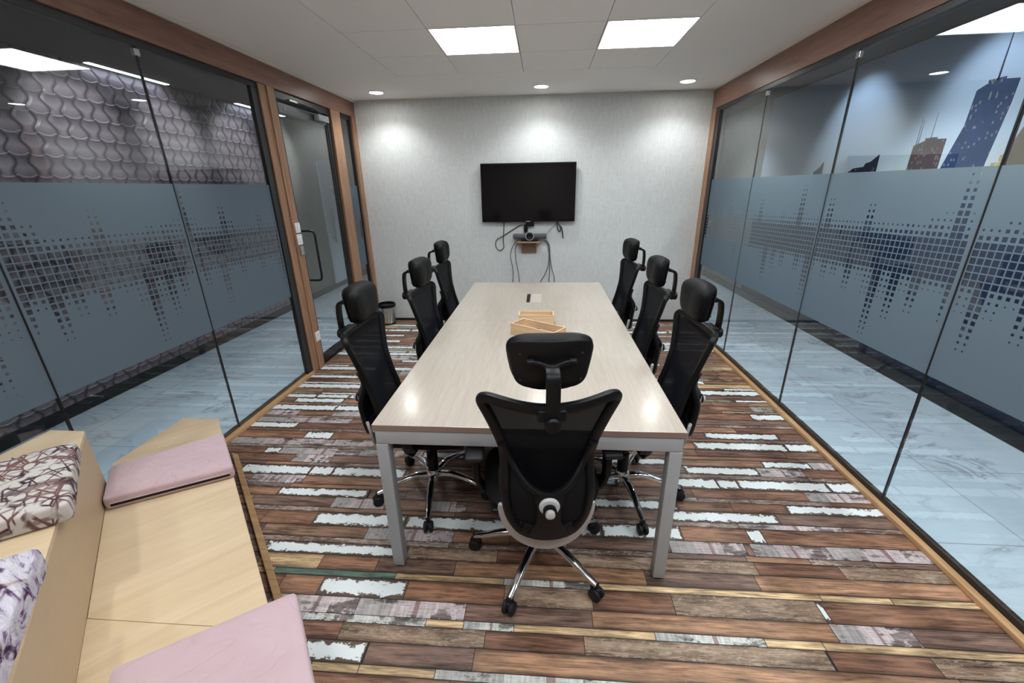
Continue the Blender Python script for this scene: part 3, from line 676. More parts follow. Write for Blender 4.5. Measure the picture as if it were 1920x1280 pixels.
for yy in (.14,): obj('patch_screw', lathe(BM(), [(.010, 0), (.010, .004), (.006, .006)], Matrix.Translation((.014, yy, 2.272)) @ Matrix.Rotation(pi/2, 4, 'Y'), 14), M['steel'], D, smooth=True)
# pale door across the passage
F = bpy.data.objects.new('door_2', None); link(F); F.location = (-3.655, 7.45, 0); F['kind'] = 'structure'; F['label'] = 'pale blue door with a long bar handle seen through the glass door'
obj('door_leaf', mbox(0, .03, -.42, .46, .09, 2.10), plain('pale blue leaf', (0.62, 0.72, 0.82), .4), F, bevel=.004)
b = BM(); sweep(b, [(.075, -.28, .78), (.075, -.28, 1.34)], circ(.014)); sweep(b, [(.03, -.28, .86), (.075, -.28, .86)], circ(.009)); sweep(b, [(.03, -.28, 1.26), (.075, -.28, 1.26)], circ(.009))
obj('door_handle', b, M['steel'], F, smooth=True)
obj('door_sign', mbox(.03, .033, -.05, .12, 1.55, 1.66), plain('sign grey', (0.2, 0.24, 0.28), .5), F)

# ------------------------------------------------------------------ switches on the post
def plate(z0, z1, label, name='light_switch', grey=False, y0=3.578, y1=3.650, cat='switch'):
    T = thing(name, label, cat, (XL, (y0+y1)/2, (z0+z1)/2)); h = (z1-z0)/2; w2 = (y1-y0)/2
    b = BM(); rbox(b, (.005, 0, 0), (.010, 2*w2, 2*h), .003); obj('cover_plate', b, M['steel'] if grey else M['white_plastic'], T, smooth=True)
    b = BM()
    if grey:
        for r in range(3):
            for c in range(2): rbox(b, (.0115, (c-.5)*.024, (r-1)*.024), (.004, .016, .016), .001)
        obj('keypad_button', b, M['grey_plastic'], T)
    elif name == 'power_socket':
        for dy, dz in ((0, .014),): lathe(b, [(.004, 0), (.004, .0006)], Matrix.Translation((.010, dy, dz)) @ Matrix.Rotation(pi/2, 4, 'Y'), 12)
        obj('pin_hole', b, M['black'], T)
    else:
        rbox(b, (.0115, 0, 0), (.005, .026, .046), .0015); obj('rocker', b, M['white_plastic'], T)
        b = BM(); box(b, .010, .0112, -.008, .008, h-.012, h-.008); obj('indicator', b, M['black'], T)
    return T
plate(1.282, 1.366, 'upper white switch plate on the timber post beside the glass door')
plate(1.180, 1.270, 'lower white switch plate on the timber post, just above the grey keypad')
plate(1.085, 1.168, 'small grey metal keypad on the timber post below the white switches', 'access_keypad', True, 3.590, 3.645, 'keypad')
plate(.278, .370, 'white power socket low on the timber post beside the glass door', 'power_socket', cat='socket')

# ------------------------------------------------------------------ conference table
TX0, TX1, TY0, TY1 = -.6721, .5482, 1.3917, 4.0414
tw, tl = TX1-TX0, TY1-TY0
T = thing('conference_table', 'long pale ash conference table with grey square metal legs', 'table', ((TX0+TX1)/2, (TY0+TY1)/2, 0))
hw, hl = tw/2, tl/2; ysm = 2.78-(TY0+TY1)/2
for a, c in ((-hl, ysm-.0008), (ysm+.0008, hl)):
    b = mbox(-hw, hw, a, c, .725, .75)
    b.normal_update()
    for f in b.faces:
        if abs(f.normal.z) < .5: f.material_index = 1
    obj('tabletop', b, [M['tabletop'], M['table_edge']], T, bevel=.0015)
for sx in (-1, 1):
    for yy in (-hl+.03, ysm, hl-.03):
        lx_ = sx*(hw-.03) if yy != ysm else sx*.10
        b = BM(); rbox(b, (lx_, yy, .334), (.05, .05, .648), .003)
        lg = obj('leg', b, M['grey_steel'], T, smooth=True)
        b = BM(); lathe(b, [(.018, 0), (.018, .012)], Matrix.Translation((lx_, yy, 0)), 16); obj('leg_foot', b, M['black'], lg)
for yy in (-hl+.03, ysm, hl-.03):
    b = BM(); rbox(b, (0, yy, .6915), (tw-.015, .05, .063), .003); obj('cross_beam', b, M['grey_steel'], T, smooth=True)
for sx in (-1, 1):
    b = BM(); rbox(b, (sx*(hw-.03), 0, .6915), (.045, tl-.12, .055), .003); obj('side_rail', b, M['grey_steel'], T, smooth=True)
b = BM(); rbox(b, (0, 0, .50), (.30, tl*.8, .02), .002); rbox(b, (-.15, 0, .53), (.01, tl*.8, .08), .002); rbox(b, (.15, 0, .53), (.01, tl*.8, .08), .002)
for yy in (ysm, -hl+.28, hl-.28): box(b, -.14, -.13, yy, yy+.03, .54, .73)
obj('cable_tray', b, M['black_metal'], T)
# cable flap in the top
cxt, cyt = (TX0+TX1)/2, (TY0+TY1)/2
cb = obj('cable_flap', box(BM(), -.095-cxt, -.008-cxt, 3.27-cyt, 3.56-cyt, .75, .7525), plain('flap laminate', (0.50, 0.44, 0.385), .25), T, bevel=.001)
obj('cable_slot', box(BM(), -.132-cxt, -.104-cxt, 3.285-cyt, 3.555-cyt, .75, .7522), M['black'], T)

# ------------------------------------------------------------------ wooden desk boxes on the table
def open_box(name, label, loc, rz, L, Wd, H, group):
    T = thing(name, label, 'box', loc, rz, group); t = .008
    obj('bottom', mbox(-L/2, L/2, -Wd/2, Wd/2, 0, t), M['pine'], T)
    b = BM(); box(b, -L/2, L/2, -Wd/2, -Wd/2+t, t, H); obj('side_panel', b, M['pine'], T, bevel=.001)
    b = BM(); box(b, -L/2, L/2, Wd/2-t, Wd/2, t, H); obj('side_panel', b, M['pine'], T, bevel=.001)
    b = BM(); box(b, -L/2, -L/2+t, -Wd/2+t, Wd/2-t, t, H); obj('end_panel', b, M['pine'], T, bevel=.001)
    b = BM(); box(b, L/2-t, L/2, -Wd/2+t, Wd/2-t, t, H); obj('end_panel', b, M['pine'], T, bevel=.001)
    return T
open_box('wooden_box', 'open pine box at the back of the pair on the table, empty', (-.042, 2.735, .7505), R(1), .235, .105, .070, 'open pine boxes on the table')
fb = open_box('wooden_box', 'open pine box in front of the other, holding dark cards, on the table', (-.028, 2.465, .7505), R(-34), .325, .135, .072, 'open pine boxes on the table')
for k, (dx, dy, rz, lab) in enumerate(((-.045, .01, .3, 'dark brown card lying in the front pine box, at its left'), (.055, .0, -.1, 'dark grey card lying in the front pine box, at its right'))):
    q = fb.matrix_basis @ Vector((dx, dy, .009)) if False else Vector((-.028+dx*cos(R(-34))-dy*sin(R(-34)), 2.465+dx*sin(R(-34))+dy*cos(R(-34)), .7597))
    c = thing('card_holder', lab, 'card', q, rz-.35, 'dark cards in the pine box')
    b = BM(); rbox(b, (0, 0, .012), (.085, .055, .022), .003); obj('card_case', b, M['phone'], c, smooth=True)
    b = BM(); rbox(b, (0, -.015, .0245), (.06, .010, .003), .001); obj('card_stripe', b, M['grey_plastic'], c)

# ------------------------------------------------------------------ TV group on the back wall
tv = thing('television', 'black flat television mounted on the grey back wall', 'television', (-.18, YB, 1.565))
hw, hh = .545, .322
b = BM(); rbox(b, (0, -.055, 0), (2*hw, .035, 2*hh), .006); obj('casing', b, M['black'], tv, smooth=True)
obj('screen', mbox(-hw+.010, hw-.010, -.0745, -.0725, -hh+.016, hh-.010), M['screen'], tv)
b = BM(); rbox(b, (0, -.022, 0), (.5, .03, .34), .004); obj('wall_bracket', b, M['black_metal'], tv)
b = BM(); rbox(b, (0, -.073, -hh+.006), (.05, .004, .006), .001); obj('badge', b, M['grey_plastic'], tv)
b = BM(); rbox(b, (.02, -.03, -hh-.03), (.10, .03, .05), .004); rbox(b, (-.03, -.03, -hh-.075), (.045, .03, .09), .008)
obj('power_plug', b, M['black'], tv, smooth=True)
sh = thing('wall_shelf', 'small brown wooden shelf below the television holding the camera bar', 'shelf', (-.165, YB, 1.005))
obj('shelf_board', mbox(-.145, .13, -.15, 0, 0, .016), M['brown_wood'], sh, bevel=.002)
obj('back_panel', mbox(-.095, .085, -.014, 0, -.135, 0), M['brown_wood'], sh, bevel=.002)
for sx in (-.09, .078):
    bm = BM(); A = [bm.verts.new((sx-.006, y, z)) for y, z in ((-.014, 0), (-.12, 0), (-.014, -.12))]; B = [bm.verts.new((sx+.006, v.co.y, v.co.z)) for v in A]
    ring_faces(bm, A, B); bm.faces.new(A[::-1]); bm.faces.new(B); bmesh.ops.recalc_face_normals(bm, faces=bm.faces); obj('bracket', bm, M['brown_wood'], sh)
cb = thing('conference_camera', 'grey video conference camera bar with round lens on the wall shelf', 'camera', (-.160, YB-.085, 1.0215))
b = BM(); sweep(b, [(-.20, 0, .058), (-.19, 0, .058), (.19, 0, .058), (.20, 0, .058)], rrect(.06, .062, .025, 5), scales=[(.7, .7), (1, 1), (1, 1), (.7, .7)]); obj('speaker_bar', b, plain('speaker cloth', (0.09, 0.09, 0.11), .8), cb, smooth=True)
b = BM(); lathe(b, [(.050, .026), (.050, .040), (.045, .043)], Matrix.Translation((0, 0, .060)) @ Matrix.Rotation(pi/2, 4, 'X'), 28); obj('lens_housing', b, M['grey_steel'], cb, smooth=True)
b = BM(); lathe(b, [(.041, .03), (.041, .052), (.030, .062), (.004, .056)], Matrix.Translation((0, 0, .066)) @ Matrix.Rotation(pi/2, 4, 'X'), 28); obj('lens', b, M['black'], cb, smooth=True)
b = BM(); rbox(b, (0, 0, .014), (.20, .07, .028), .005); obj('stand', b, M['black'], cb, smooth=True)
def cable(label, pts, r=.0045, m='cable', group=None):
    b = BM(); P = smooth_path(pts, 8); sweep(b, P, circ(r, 8), ups=[(0, 1, 0.02)]*len(P)); o = obj('cable', b, M[m], smooth=True)
    return tag(o, label, 'cable', group)
yc = YB-.02
def W(px, py, y=yc):      # measured wall positions (x, z) are listed directly
    return (px, y, py)
cable('black cable looping under the left side of the television', [W(-.47, 1.26), W(-.475, 1.15), W(-.485, 1.02), W(-.48, .94), W(-.53, .905), W(-.575, .95), W(-.565, 1.03), W(-.49, 1.075), W(-.40, 1.13), W(-.30, 1.19), W(-.24, 1.21)], .0055)
cable('thin grey cable hanging left of the shelf, the outer one', [(-.30, YB-.05, 1.02), W(-.36, .97), W(-.40, .84), W(-.37, .66), W(-.38, .45), W(-.39, .2), W(-.39, .03)], .0038, group='cables hanging from the shelf')
cable('thin grey cable hanging left of the shelf, the inner one', [(-.28, YB-.05, 1.02), W(-.335, .95), W(-.335, .80), W(-.30, .60), W(-.28, .35), W(-.27, .03)], .0038, group='cables hanging from the shelf')
cable('grey cable hanging right of the shelf and bending left at the table edge', [(.0, YB-.05, 1.03), W(.05, .97), W(.072, .85), W(.06, .70), W(.02, .60), W(-.04, .48), W(-.06, .2), W(-.06, .03)], .0040, group='cables hanging from the shelf')
cable('grey cable hanging straight down right of the shelf', [(.02, YB-.075, 1.03), W(.065, .97, YB-.035), W(.082, .85, YB-.035), W(.082, .65, YB-.03), W(.075, .45), W(.075, .03)], .0038, group='cables hanging from the shelf')
cable('grey cable hanging right of the shelf, ending furthest right', [(.03, YB-.045, 1.035), W(.075, .96), W(.088, .80), W(.115, .66), W(.145, .55), W(.14, .3), W(.14, .03)], .0038, group='cables hanging from the shelf')
cable('short black cable with a plug dangling under the right side of the television', [W(.17, 1.26), W(.165, 1.18), W(.185, 1.13), W(.205, 1.14), W(.195, 1.19), W(.175, 1.215), W(.19, 1.20), W(.22, 1.16), W(.232, 1.09), W(.24, 1.045)], .007)
cable('thin wire slanting from the camera bar up to the television right side', [(.04, YB-.05, 1.10), W(.09, 1.16), W(.14, 1.20), W(.16, 1.25)], .0025)

# ------------------------------------------------------------------ waste bin
bn = thing('waste_bin', 'small round steel waste bin with black rim in the left back corner', 'bin', (-1.985, 5.03, 0))
obj('bin_body', lathe(BM(), [(.088, 0), (.090, .004), (.104, .235), (.100, .235), (.086, .01)], n=40), M['steel'], bn, smooth=True)
obj('bin_rim', lathe(BM(), [(.104, .225), (.111, .228), (.113, .262), (.108, .268), (.096, .266), (.096, .24)], n=40, cap=False), M['black'], bn, smooth=True)
obj('bin_base', lathe(BM(), [(.092, 0), (.094, .02), (.090, .022)], n=40), M['black'], bn, smooth=True)

# ------------------------------------------------------------------ office chairs
def bsurf(u, z, off=0.0):
    zs = [(.34, -.275), (.40, -.298), (.45, -.312), (.52, -.326), (.60, -.335), (.70, -.338), (.80, -.335), (.90, -.335), (1.0, -.345)]
    for (a, ya), (b_, yb) in zip(zs, zs[1:]):
        if z <= b_ or b_ == 1.0:
            t = max(0, min(1.2, (z-a)/(b_-a))); y = ya+(yb-ya)*t; break
    y = y+2.0*u*u
    if z > .62:
        k = min(1, (z-.62)/.15); k = k*k*(3-2*k); y = y*(1-k)+(usurf(u, z).y-.014)*k
    return Vector((u, y+off, z))
def usurf(u, z, off=0.0):        # the leaning mesh panel, wrapping forward at its sides
    zs = [(.40, -.205), (.50, -.215), (.62, -.243), (.75, -.272), (.90, -.318), (1.0, -.352)]
    for (a, ya), (b_, yb) in zip(zs, zs[1:]):
        if z <= b_ or b_ == 1.0:
            t = max(0, min(1.2, (z-a)/(b_-a))); y = ya+(yb-ya)*t; break
    return Vector((u, y+1.35*u*u+off, z))
def ribbon(bm, path, width, thick, off=0.0, closed=False, scales=None, surf=None):
    surf = surf or bsurf
    P = [surf(a, b_, off) for a, b_ in path]; N = [Vector(((2.7 if surf is usurf else 4.0)*a, -1, 0)).normalized() for a, b_ in path]
    sweep(bm, P, rrect(width, thick, min(width, thick)*.4, 2), ups=N, closed=closed, scales=scales)
def smooth2(pts, n=5, closed=False): return [(v.x, v.y) for v in smooth_path([(a, b_, 0) for a, b_ in pts], n, closed)]
half = [(0, .50), (.10, .50), (.148, .515), (.158, .60), (.152, .68), (.152, .74), (.160, .80), (.182, .87), (.205, .93), (.220, .966), (.218, .985), (.195, .992), (.15, .986), (.08, .975), (0, .970)]
PERIM = smooth2(half+[(-a, b_) for a, b_ in half[::-1]][1:-1], 4, True)
lowh = [(0, .428), (.055, .432), (.103, .452), (.137, .510), (.150, .60), (.148, .68), (.150, .74), (.158, .80)]
LOWP = smooth2([(-a, b_) for a, b_ in lowh[::-1]]+lowh[1:], 4)
def pillow(bm, W_top, W_bot, H, T_, Mx, wrap=0.0, n=40, rings=6, e=3.2, mi=0):
    """cushioned pad: superellipse outline tapering downward, domed on the front, flatter at the back"""
    def out(k, s):
        a = 2*pi*k/n; c, s_ = cos(a), sin(a)
        x = math.copysign(abs(c)**(2/e), c); z = math.copysign(abs(s_)**(2/e), s_)
        wd = (W_top+W_bot)/2+(W_top-W_bot)/2*z
        return x*wd/2*s, z*H/2*s
    L = []
    prof = [(0.02, .5), (.45, .48), (.75, .40), (.92, .25), (1.0, .02), (.985, -.12), (.93, -.24), (.5, -.30), (.02, -.30)]
    for s, d in prof:
        r = []
        for k in range(n):
            x, z = out(k, s); r.append(bm.verts.new(Mx @ Vector((x, d*T_+wrap*x*x, z))))
        L.append(r)
    for a, c in zip(L, L[1:]): ring_faces(bm, a, c, mi)
    bm.faces.new(L[0][::-1]); bm.faces.new(L[-1])
    bmesh.ops.recalc_face_normals(bm, faces=bm.faces)
def make_chair(base_angle):
    t = thing('office_chair', '', 'chair')
    # five star base
    b = BM(); lathe(b, [(.030, .085), (.040, .09), (.042, .135), (.034, .15), (.028, .152)], n=28); obj('base_hub', b, M['chrome'], t, smooth=True)
    for k in range(5):
        b = BM(); P = smooth_path([(.030, 0, .115), (.10, 0, .128), (.19, 0, .112), (.26, 0, .088), (.312, 0, .075)], 4)
        sc = [(1.15-.45*i/(len(P)-1), 1.2-.55*i/(len(P)-1)) for i in range(len(P))]
        sweep(b, P, rrect(.036, .030, .012, 3), scales=sc)
        lg = obj('base_leg', b, M['chrome'], t, smooth=True); lg.rotation_euler = (0, 0, base_angle+k*2*pi/5)
        b = BM()
        for s in (-1, 1):
            lathe(b, [(.010, -.010), (.024, -.009), (.0285, -.004), (.0285, .006), (.022, .010), (.008, .011)], Matrix.Translation((.312, s*.014, .0285)) @ Matrix.Rotation(pi/2, 4, 'X'), 22)
        rbox(b, (.306, 0, .045), (.045, .018, .032), .006); lathe(b, [(.009, .05), (.009, .085)], Matrix.Translation((.312, 0, 0)), 12)
        ct = obj('caster', b, M['black_soft'], lg, smooth=True)
    b = BM(); lathe(b, [(.030, .15), (.030, .26), (.024, .262), (.024, .34), (.034, .345), (.034, .40)], n=24); obj('gas_column', b, M['black'], t, smooth=True)
    b = BM(); rbox(b, (0, -.02, .405), (.17, .26, .05), .012); rbox(b, (0, -.17, .40), (.07, .16, .028), .008)
    mech = obj('tilt_mechanism', b, M['black'], t, smooth=True)
    b = BM(); sweep(b, [(.08, .05, .405), (.20, .06, .40), (.245, .06, .398)], circ(.006)); lathe(b, [(.011, 0), (.013, .02), (.010, .05)], Matrix.Translation((.22, .06, .398)) @ Matrix.Rotation(pi/2, 4, 'Y'), 12); obj('height_lever', b, M['black'], mech, smooth=True)
    # seat
    b = BM(); n = 44; L = []
    for s, z in ((.02, .492), (.5, .490), (.8, .484), (.93, .474), (1.0, .455), (.99, .438), (.93, .425), (.02, .424)):
        r = []
        for k in range(n):
            a = 2*pi*k/n; c, s_ = cos(a), sin(a); x = math.copysign(abs(c)**.55, c); y = math.copysign(abs(s_)**.55, s_)
            drop = .03*max(0, y*s-.55)**2*4; r.append(b.verts.new((x*.245*s*(1-.06*max(0, -y)), .03+y*.235*s, z-drop)))
        L.append(r)
    for a, c in zip(L, L[1:]): ring_faces(b, a, c)
    b.faces.new(L[0]); b.faces.new(L[-1][::-1]); bmesh.ops.recalc_face_normals(b, faces=b.faces)
    st = obj('seat', b, M['fabric'], t, smooth=True)
    b = BM(); rbox(b, (0, .02, .425), (.42, .40, .018), .008); obj('seat_pan', b, M['black'], st, smooth=True)
    # grey shell under the backrest
    b = BM(); P = smooth2([(-.166, .535), (-.148, .462), (-.105, .402), (-.05, .378), (0, .372), (.05, .378), (.105, .402), (.148, .462), (.166, .535)], 4)
    k = len(P)-1; ribbon(b, P, .074, .014, .012, scales=[(.35+.65*sin(pi*min(1, max(0, i/k)))**.6, 1) for i in range(k+1)])
    sh_ = obj('back_shell', b, M['grey_plastic'], t, smooth=True); sh_['label'] = 'light grey curved shell below the black backrest frame'
    # backrest frame
    b = BM(); ribbon(b, PERIM, .037, .028, closed=True, surf=usurf)
    bf = obj('backrest_frame', b, M['black'], t, smooth=True)
    b = BM(); ribbon(b, LOWP, .034, .024)
    ribbon(b, smooth2([(-.152, .80), (-.130, .735), (-.092, .680), (-.045, .645), (0, .634), (.045, .645), (.092, .680), (.130, .735), (.152, .80)], 4), .022, .022, -.004)
    P = smooth2([(0, .64), (0, .60), (0, .55), (0, .50), (0, .455), (0, .435)], 3)
    ribbon(b, P, .090, .020, -.003, scales=[(1.15 if z > .61 else .95+.9*max(0, .52-z)/.1, 1) for _, z in P])
    ribbon(b, smooth2([(-.09, .465), (-.05, .455), (0, .452), (.05, .455), (.09, .465)], 3), .05, .018, -.002)
    obj('lumbar_frame', b, M['black'], t, smooth=True)
    # mesh
    b = BM(); nu, nz = 16, 22; G = []
    def halfw(z):
        pts = [(.49, .145), (.515, .148), (.60, .155), (.68, .150), (.74, .147), (.80, .157), (.87, .179), (.93, .202), (.98, .216)]
        for (a, wa), (c, wc) in zip(pts, pts[1:]):
            if z <= c: return wa+(wc-wa)*max(0, (z-a)/(c-a))
        return .216
    for j in range(nz+1):
        z = .50+(.975-.50)*j/nz; hwid = halfw(z)
        G.append([b.verts.new(usurf(hwid*(2*i/nu-1), z, .006)) for i in range(nu+1)])
    for j in range(nz):
        for i in range(nu): b.faces.new((G[j][i], G[j][i+1], G[j+1][i+1], G[j+1][i]))
    obj('backrest_mesh', b, M['mesh'], t, smooth=True)
    b = BM(); nu, nz = 12, 12; G = []
    for j in range(nz+1):
        hwid = .140*min(1, .55+1.2*j/nz); zt = .0
        row = []
        for i in range(nu+1):
            u = hwid*(2*i/nu-1); z0 = .440+1.6*max(0, abs(u)-.05)**2*3; z1 = .640+ (abs(u)/.14)**1.7*.10
            row.append(b.verts.new(bsurf(u, z0+(z1-z0)*j/nz, .006)))
        G.append(row)
    for j in range(nz):
        for i in range(nu): b.faces.new((G[j][i], G[j][i+1], G[j+1][i+1], G[j+1][i]))
    obj('lumbar_panel', b, M['fabric'], t, smooth=True)
    # lumbar knob
    b = BM(); RX = Matrix.Translation((0, -.338, .598)) @ Matrix.Rotation(pi/2, 4, 'X')
    lathe(b, [(.036, .0), (.036, .014), (.030, .020), (.018, .021)], RX, 28); kn = obj('lumbar_knob', b, M['silver_plastic'], t, smooth=True); kn['label'] = 'silver round knob on the backrest spine'
    b = BM(); lathe(b, [(.023, .018), (.024, .034), (.020, .036)], Matrix.Translation((0, 0, -.006)) @ RX, 24); obj('knob_collar', b, M['black'], kn, smooth=True)
    b = BM(); lathe(b, [(.0165, .034), (.0165, .046), (.013, .049), (.004, .050)], Matrix.Translation((0, 0, -.008)) @ RX, 24); obj('knob_cap', b, M['silver_plastic'], kn, smooth=True)
    # headrest and its bracket
    tilt = Matrix.Translation((0, -.290, 1.110)) @ Matrix.Rotation(R(6), 4, 'X')
    b = BM(); pillow(b, .298, .236, .188, .105, tilt, wrap=1.5, e=3.4); hr = obj('headrest', b, M['leather'], t, smooth=True)
    b = BM(); pillow(b, .278, .222, .168, .022, Matrix.Translation((0, -.0275, 0)) @ tilt, wrap=1.2, e=5); obj('headrest_plate', b, M['black'], hr, smooth=True)
    for sx in (-1, 1):
        for sz in (-1, 1):
            b = BM(); lathe(b, [(.004, 0), (.004, .003)], Matrix.Translation((sx*.095, -.3125-.0045*sz, 1.104+sz*.045)) @ Matrix.Rotation(pi/2, 4, 'X'), 10)
            obj('screw', b, M['dark_gap'], hr)
    b = BM(); P = smooth_path([(0, -.376, .930), (0, -.393, .965), (0, -.397, 1.02), (0, -.395, 1.075), (0, -.385, 1.105), (0, -.345, 1.118)], 4)
    sweep(b, P, rrect(.044, .016, .005, 2), ups=[(0, -1, 0)]*len(P))
    sweep(b, [(-.062, -.334, 1.128), (-.038, -.342, 1.126), (0, -.352, 1.114), (.038, -.342, 1.126), (.062, -.334, 1.128)], rrect(.014, .016))
    for sx in (-1, 1): lathe(b, [(.008, -.012), (.0105, -.010), (.0105, .010), (.008, .012)], Matrix.Translation((sx*.064, -.335, 1.128)) @ Matrix.Rotation(pi/2, 4, 'Y'), 16)
    rbox(b, (0, -.366, .966), (.090, .034, .040), .006)
    br = obj('headrest_bracket', b, M['black'], t, smooth=True)
    b = BM(); lathe(b, [(.020, .0), (.025, .006), (.026, .024), (.020, .030), (.006, .031)], Matrix.Translation((0, -.386, .950)) @ Matrix.Rotation(pi/2, 4, 'X'), 26); obj('pivot_knob', b, M['black'], br, smooth=True)
    # armrests
    for sx in (-1, 1):
        b = BM(); P = smooth_path([(sx*.17, -.02, .418), (sx*.235, -.03, .420), (sx*.268, -.035, .47), (sx*.272, -.04, .54), (sx*.272, -.04, .625)], 4)
        sweep(b, P, rrect(.055, .020, .007, 2), ups=[(sx*1.0, 0, .2)]*len(P)); rbox(b, (sx*.272, -.04, .55), (.028, .062, .12), .006)
        ar = obj('armrest', b, M['black'], t, smooth=True)
        b = BM(); rbox(b, (sx*.272, -.02, .636), (.075, .24, .026), .011); obj('arm_pad', b, M['black_soft'], ar, smooth=True)
    return t
def copy_tree(o, parent=None):
    c = o.copy(); COL.objects.link(c)
    if parent is not None: c.parent = parent
    for ch in list(o.children): copy_tree(ch, c)
    return c
CH = [((0.0, 1.497), 5, 175, 'empty black office chair at the near end of the table, seen from behind'),
 ((-.605, 1.924), -89, -82, 'black office chair on the left side of the table, nearest the viewer'),
 ((-.525, 2.665), -94, -60, 'black office chair in the middle of the left side of the table'),
 ((-.598, 3.606), -91, -95, 'black office chair on the left side of the table, farthest from the viewer'),
 ((.450, 1.965), 92, -80, 'black office chair on the right side of the table, nearest the viewer'),
 ((.449, 2.702), 91, -70, 'black office chair in the middle of the right side of the table'),
 ((.471, 3.655), 95, -100, 'black office chair on the right side of the table, farthest from the viewer')]
proto = make_chair(0)
for k, (xy, hd, ba, lab) in enumerate(CH):
    c = proto if k == 0 else copy_tree(proto)
    c.location = (xy[0], xy[1], 0); c.rotation_euler = (0, 0, R(hd)); c['label'] = lab; c['group'] = 'black mesh office chairs around the table'
    legs = [o for o in c.children if o.name.startswith('base_leg')]
    for i, lg in enumerate(legs): lg.rotation_euler = (0, 0, R(ba-hd)+i*2*pi/5)

# ------------------------------------------------------------------ stepped plywood seating in the left corner
nv = Vector((.734, .679, 0)); dv = Vector((.679, -.734, 0))
def npt(n_, d_): # point from distance along the normal and along the edge
    return nv*n_+dv*d_
def prism(bm, pts, z0, z1, mi=0):
    A = [bm.verts.new((p[0], p[1], z0)) for p in pts]; B = [bm.verts.new((p[0], p[1], z1)) for p in pts]
    ring_faces(bm, A, B, mi); bm.faces.new(A[::-1]); bm.faces.new(B); bmesh.ops.recalc_face_normals(bm, faces=bm.faces); return bm
def on_line(n_, x=None, y=None):
    # point of the line nv.p = n_ at a given x or y
    if x is not None: return (x, (n_-nv.x*x)/nv.y)
    return ((n_-nv.y*y)/nv.x, y)
BX = -2.095
NF, NR = -.022, -.471
ZL, ZU = .385, .68
st = thing('stepped_seating', 'two-step pale plywood seating platform in the near left corner', 'seating', (-1.6, .6, 0))
def loc(pts): return [(p[0]+1.6, p[1]-.6) for p in pts]
YE = -.9
seam = .825
f0 = on_line(NF, y=2.0); r0_ = on_line(NR, x=BX)
f1 = on_line(NF, y=seam); r1 = on_line(NR, y=seam)
low_a = [(BX, 2.0), f0, f1, r1, (BX, r0_[1])]
f2 = on_line(NF, y=YE); r2 = on_line(NR, y=YE)
low_b = [r1, f1, f2, r2]
t_ = .018
obj('lower_step_top', prism(BM(), loc([low_a[0], low_a[1], low_a[2], low_a[3], low_a[4]]), ZL-t_, ZL), M['ply'], st, bevel=.0012)
obj('lower_step_top', prism(BM(), loc([(p[0], p[1]-.0016) for p in low_b]), ZL-t_, ZL), M['ply'], st, bevel=.0012)
ins = on_line(NF-.012, y=1.988); ins2 = on_line(NF-.012, y=YE+.02)
obj('lower_front_panel', prism(BM(), loc([ins, ins2, on_line(NF-.030, y=YE+.02), on_line(NF-.030, y=1.988)]), .002, ZL-t_), plain('shadow brown panel', (0.20, 0.13, 0.09), .5), st)  # dark brown puts the shadow on this front face into its colour
obj('lower_end_panel', mbox(BX+1.6+.01, ins[0]+1.6-.03, 1.97-.6, 1.985-.6, .002, ZL-t_), M['ply'], st)
# upper step
ua = on_line(NR, y=1.40)
up = [(BX, 1.40), ua, on_line(NR, y=YE), (BX, YE)]
obj('upper_step_top', prism(BM(), loc([(p[0], p[1]) for p in up]), ZU-t_, ZU), M['ply'], st, bevel=.0015)
obj('upper_riser', prism(BM(), loc([on_line(NR-.001, y=1.399), on_line(NR-.001, y=YE), on_line(NR-.018, y=YE), on_line(NR-.018, y=1.399)]), ZL, ZU-t_), plain('riser laminate', (0.49, 0.365, 0.235), .45, var=.05), st)
obj('upper_end_panel', mbox(BX+1.6, ua[0]+1.6-.03, 1.38-.6, 1.398-.6, .002, ZU-t_), M['ply'], st)
# floor batten in front
b = prism(BM(), [on_line(-.006, y=2.165), on_line(.024, y=2.15), on_line(.024, y=YE), on_line(-.006, y=YE)], .0005, .035)
tag(obj('floor_batten', b, M['batten'], bevel=.003), 'brown timber batten on the floor along the front of the plywood seating', 'batten')

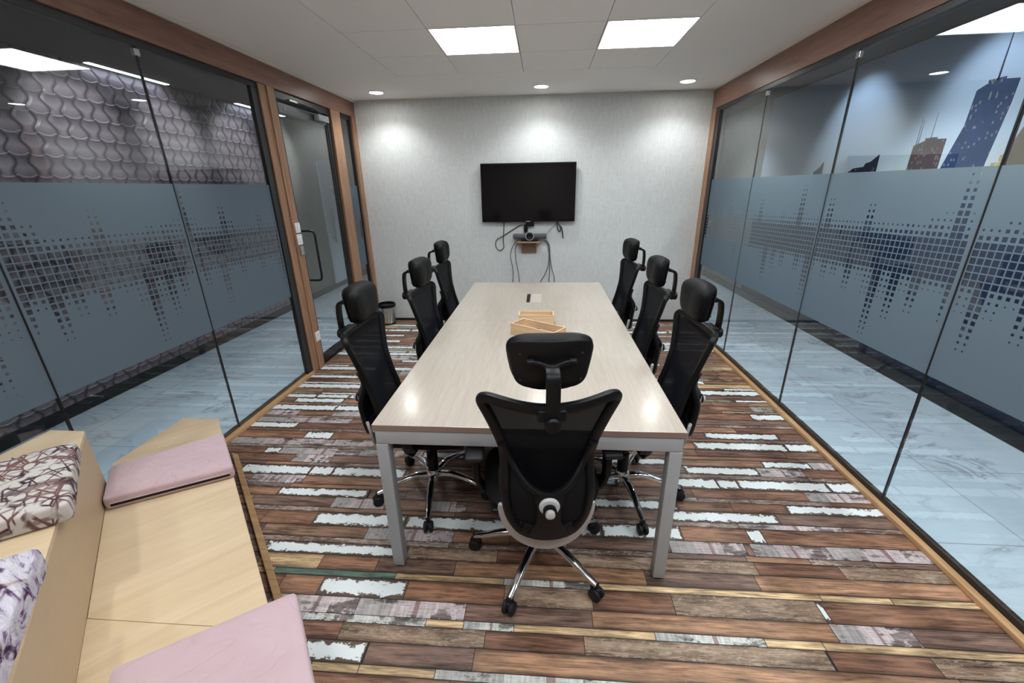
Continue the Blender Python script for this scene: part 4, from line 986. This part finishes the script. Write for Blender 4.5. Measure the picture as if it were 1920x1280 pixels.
def cushion(name, label, corners, z, th, m, group, zipper=None, puff=.012, n=14, amp=0.0):
    """square cushion from four measured corners (counter-clockwise), domed top"""
    c = sum((Vector((*p, 0)) for p in corners), Vector())/4
    T = thing(name, label, 'cushion', (c.x, c.y, z), 0, group)
    Q = [Vector((*p, 0))-Vector((c.x, c.y, 0)) for p in corners]
    b = BM(); rnd = random.Random(5)
    def pt(u, v): return Q[0]*(1-u)*(1-v)+Q[1]*u*(1-v)+Q[2]*u*v+Q[3]*(1-u)*v
    r = .005
    def grid(zf, top):
        G = []
        for i in range(n+1):
            row = []
            for j in range(n+1):
                u, v = i/n, j/n; p = pt(u, v)
                d = (16*u*(1-u)*v*(1-v))**(.35 if amp else .25)
                zz = (th-r+r*min(1, d*1.8)+puff*d + amp*(rnd.random()-.5)*d) if top else 0.001
                row.append(b.verts.new((p.x, p.y, zz)))
            G.append(row)
        return G
    A = grid(None, True); B = grid(None, False)
    for i in range(n):
        for j in range(n):
            b.faces.new((A[i][j], A[i+1][j], A[i+1][j+1], A[i][j+1])); b.faces.new((B[i][j+1], B[i+1][j+1], B[i+1][j], B[i][j]))
    def rim(G): return [G[i][0] for i in range(n)]+[G[n][j] for j in range(n)]+[G[i][n] for i in range(n, 0, -1)]+[G[0][j] for j in range(n, 0, -1)]
    ra, rb = rim(A), rim(B); prev = ra
    for f, o_ in ((.88, .004), (.5, .005), (.12, .004)):
        cur = [b.verts.new((p.co.x*(1+o_/.25), p.co.y*(1+o_/.25), q.co.z+(p.co.z-q.co.z)*f)) for p, q in zip(ra, rb)]
        ring_faces(b, prev, cur); prev = cur
    ring_faces(b, prev, rb); bmesh.ops.recalc_face_normals(b, faces=b.faces)
    co = obj('cushion_cover', b, M[m], T, smooth=True)
    s = co.modifiers.new('sub', 'SUBSURF'); s.levels = 1; s.render_levels = 2
    if zipper is not None:
        a, c_ = Q[zipper], Q[(zipper+1) % 4]; k = 1.028
        P = [a.lerp(c_, t)*k+Vector((0, 0, th*.36)) for t in (.05, .3, .6, .95)]
        bb = BM(); sweep(bb, P, rrect(.006, .010, .002)); obj('zipper', bb, M['black'], T)
        bb = BM(); sweep(bb, [p+Vector((0, 0, .009)) for p in P], rrect(.007, .004, .001)); obj('piping', bb, M['pink'], T)
    return T
cushion('pink_cushion', 'dusty pink seat cushion with a dark zip at the far end of the lower step', [(-1.80, 1.265), (-1.41, 1.50), (-1.665, 1.77), (-1.985, 1.475)], ZL+.001, .062, 'pink', 'pink cushions on the lower step', zipper=0, puff=.006)
cushion('pink_cushion', 'wrinkled dusty pink cushion on the lower step, nearest the viewer', [(-.90, .33), (-.53, .60), (-.765, .905), (-1.125, .66)], ZL+.001, .066, 'pink', 'pink cushions on the lower step', puff=.008)
cushion('patterned_cushion', 'white cushion with brown twig line pattern on the upper step', [(-1.83, .63), (-1.435, .920), (-1.765, 1.235), (-2.09, .93)], ZU+.001, .070, 'twig', None, puff=.010)
cushion('patterned_cushion', 'fluffy white cushion with purple feather print on the upper step, nearest the viewer', [(-1.30, .10), (-1.005, .39), (-1.32, .755), (-1.64, .45)], ZU+.001, .080, 'feather', None, puff=.03, amp=.05)
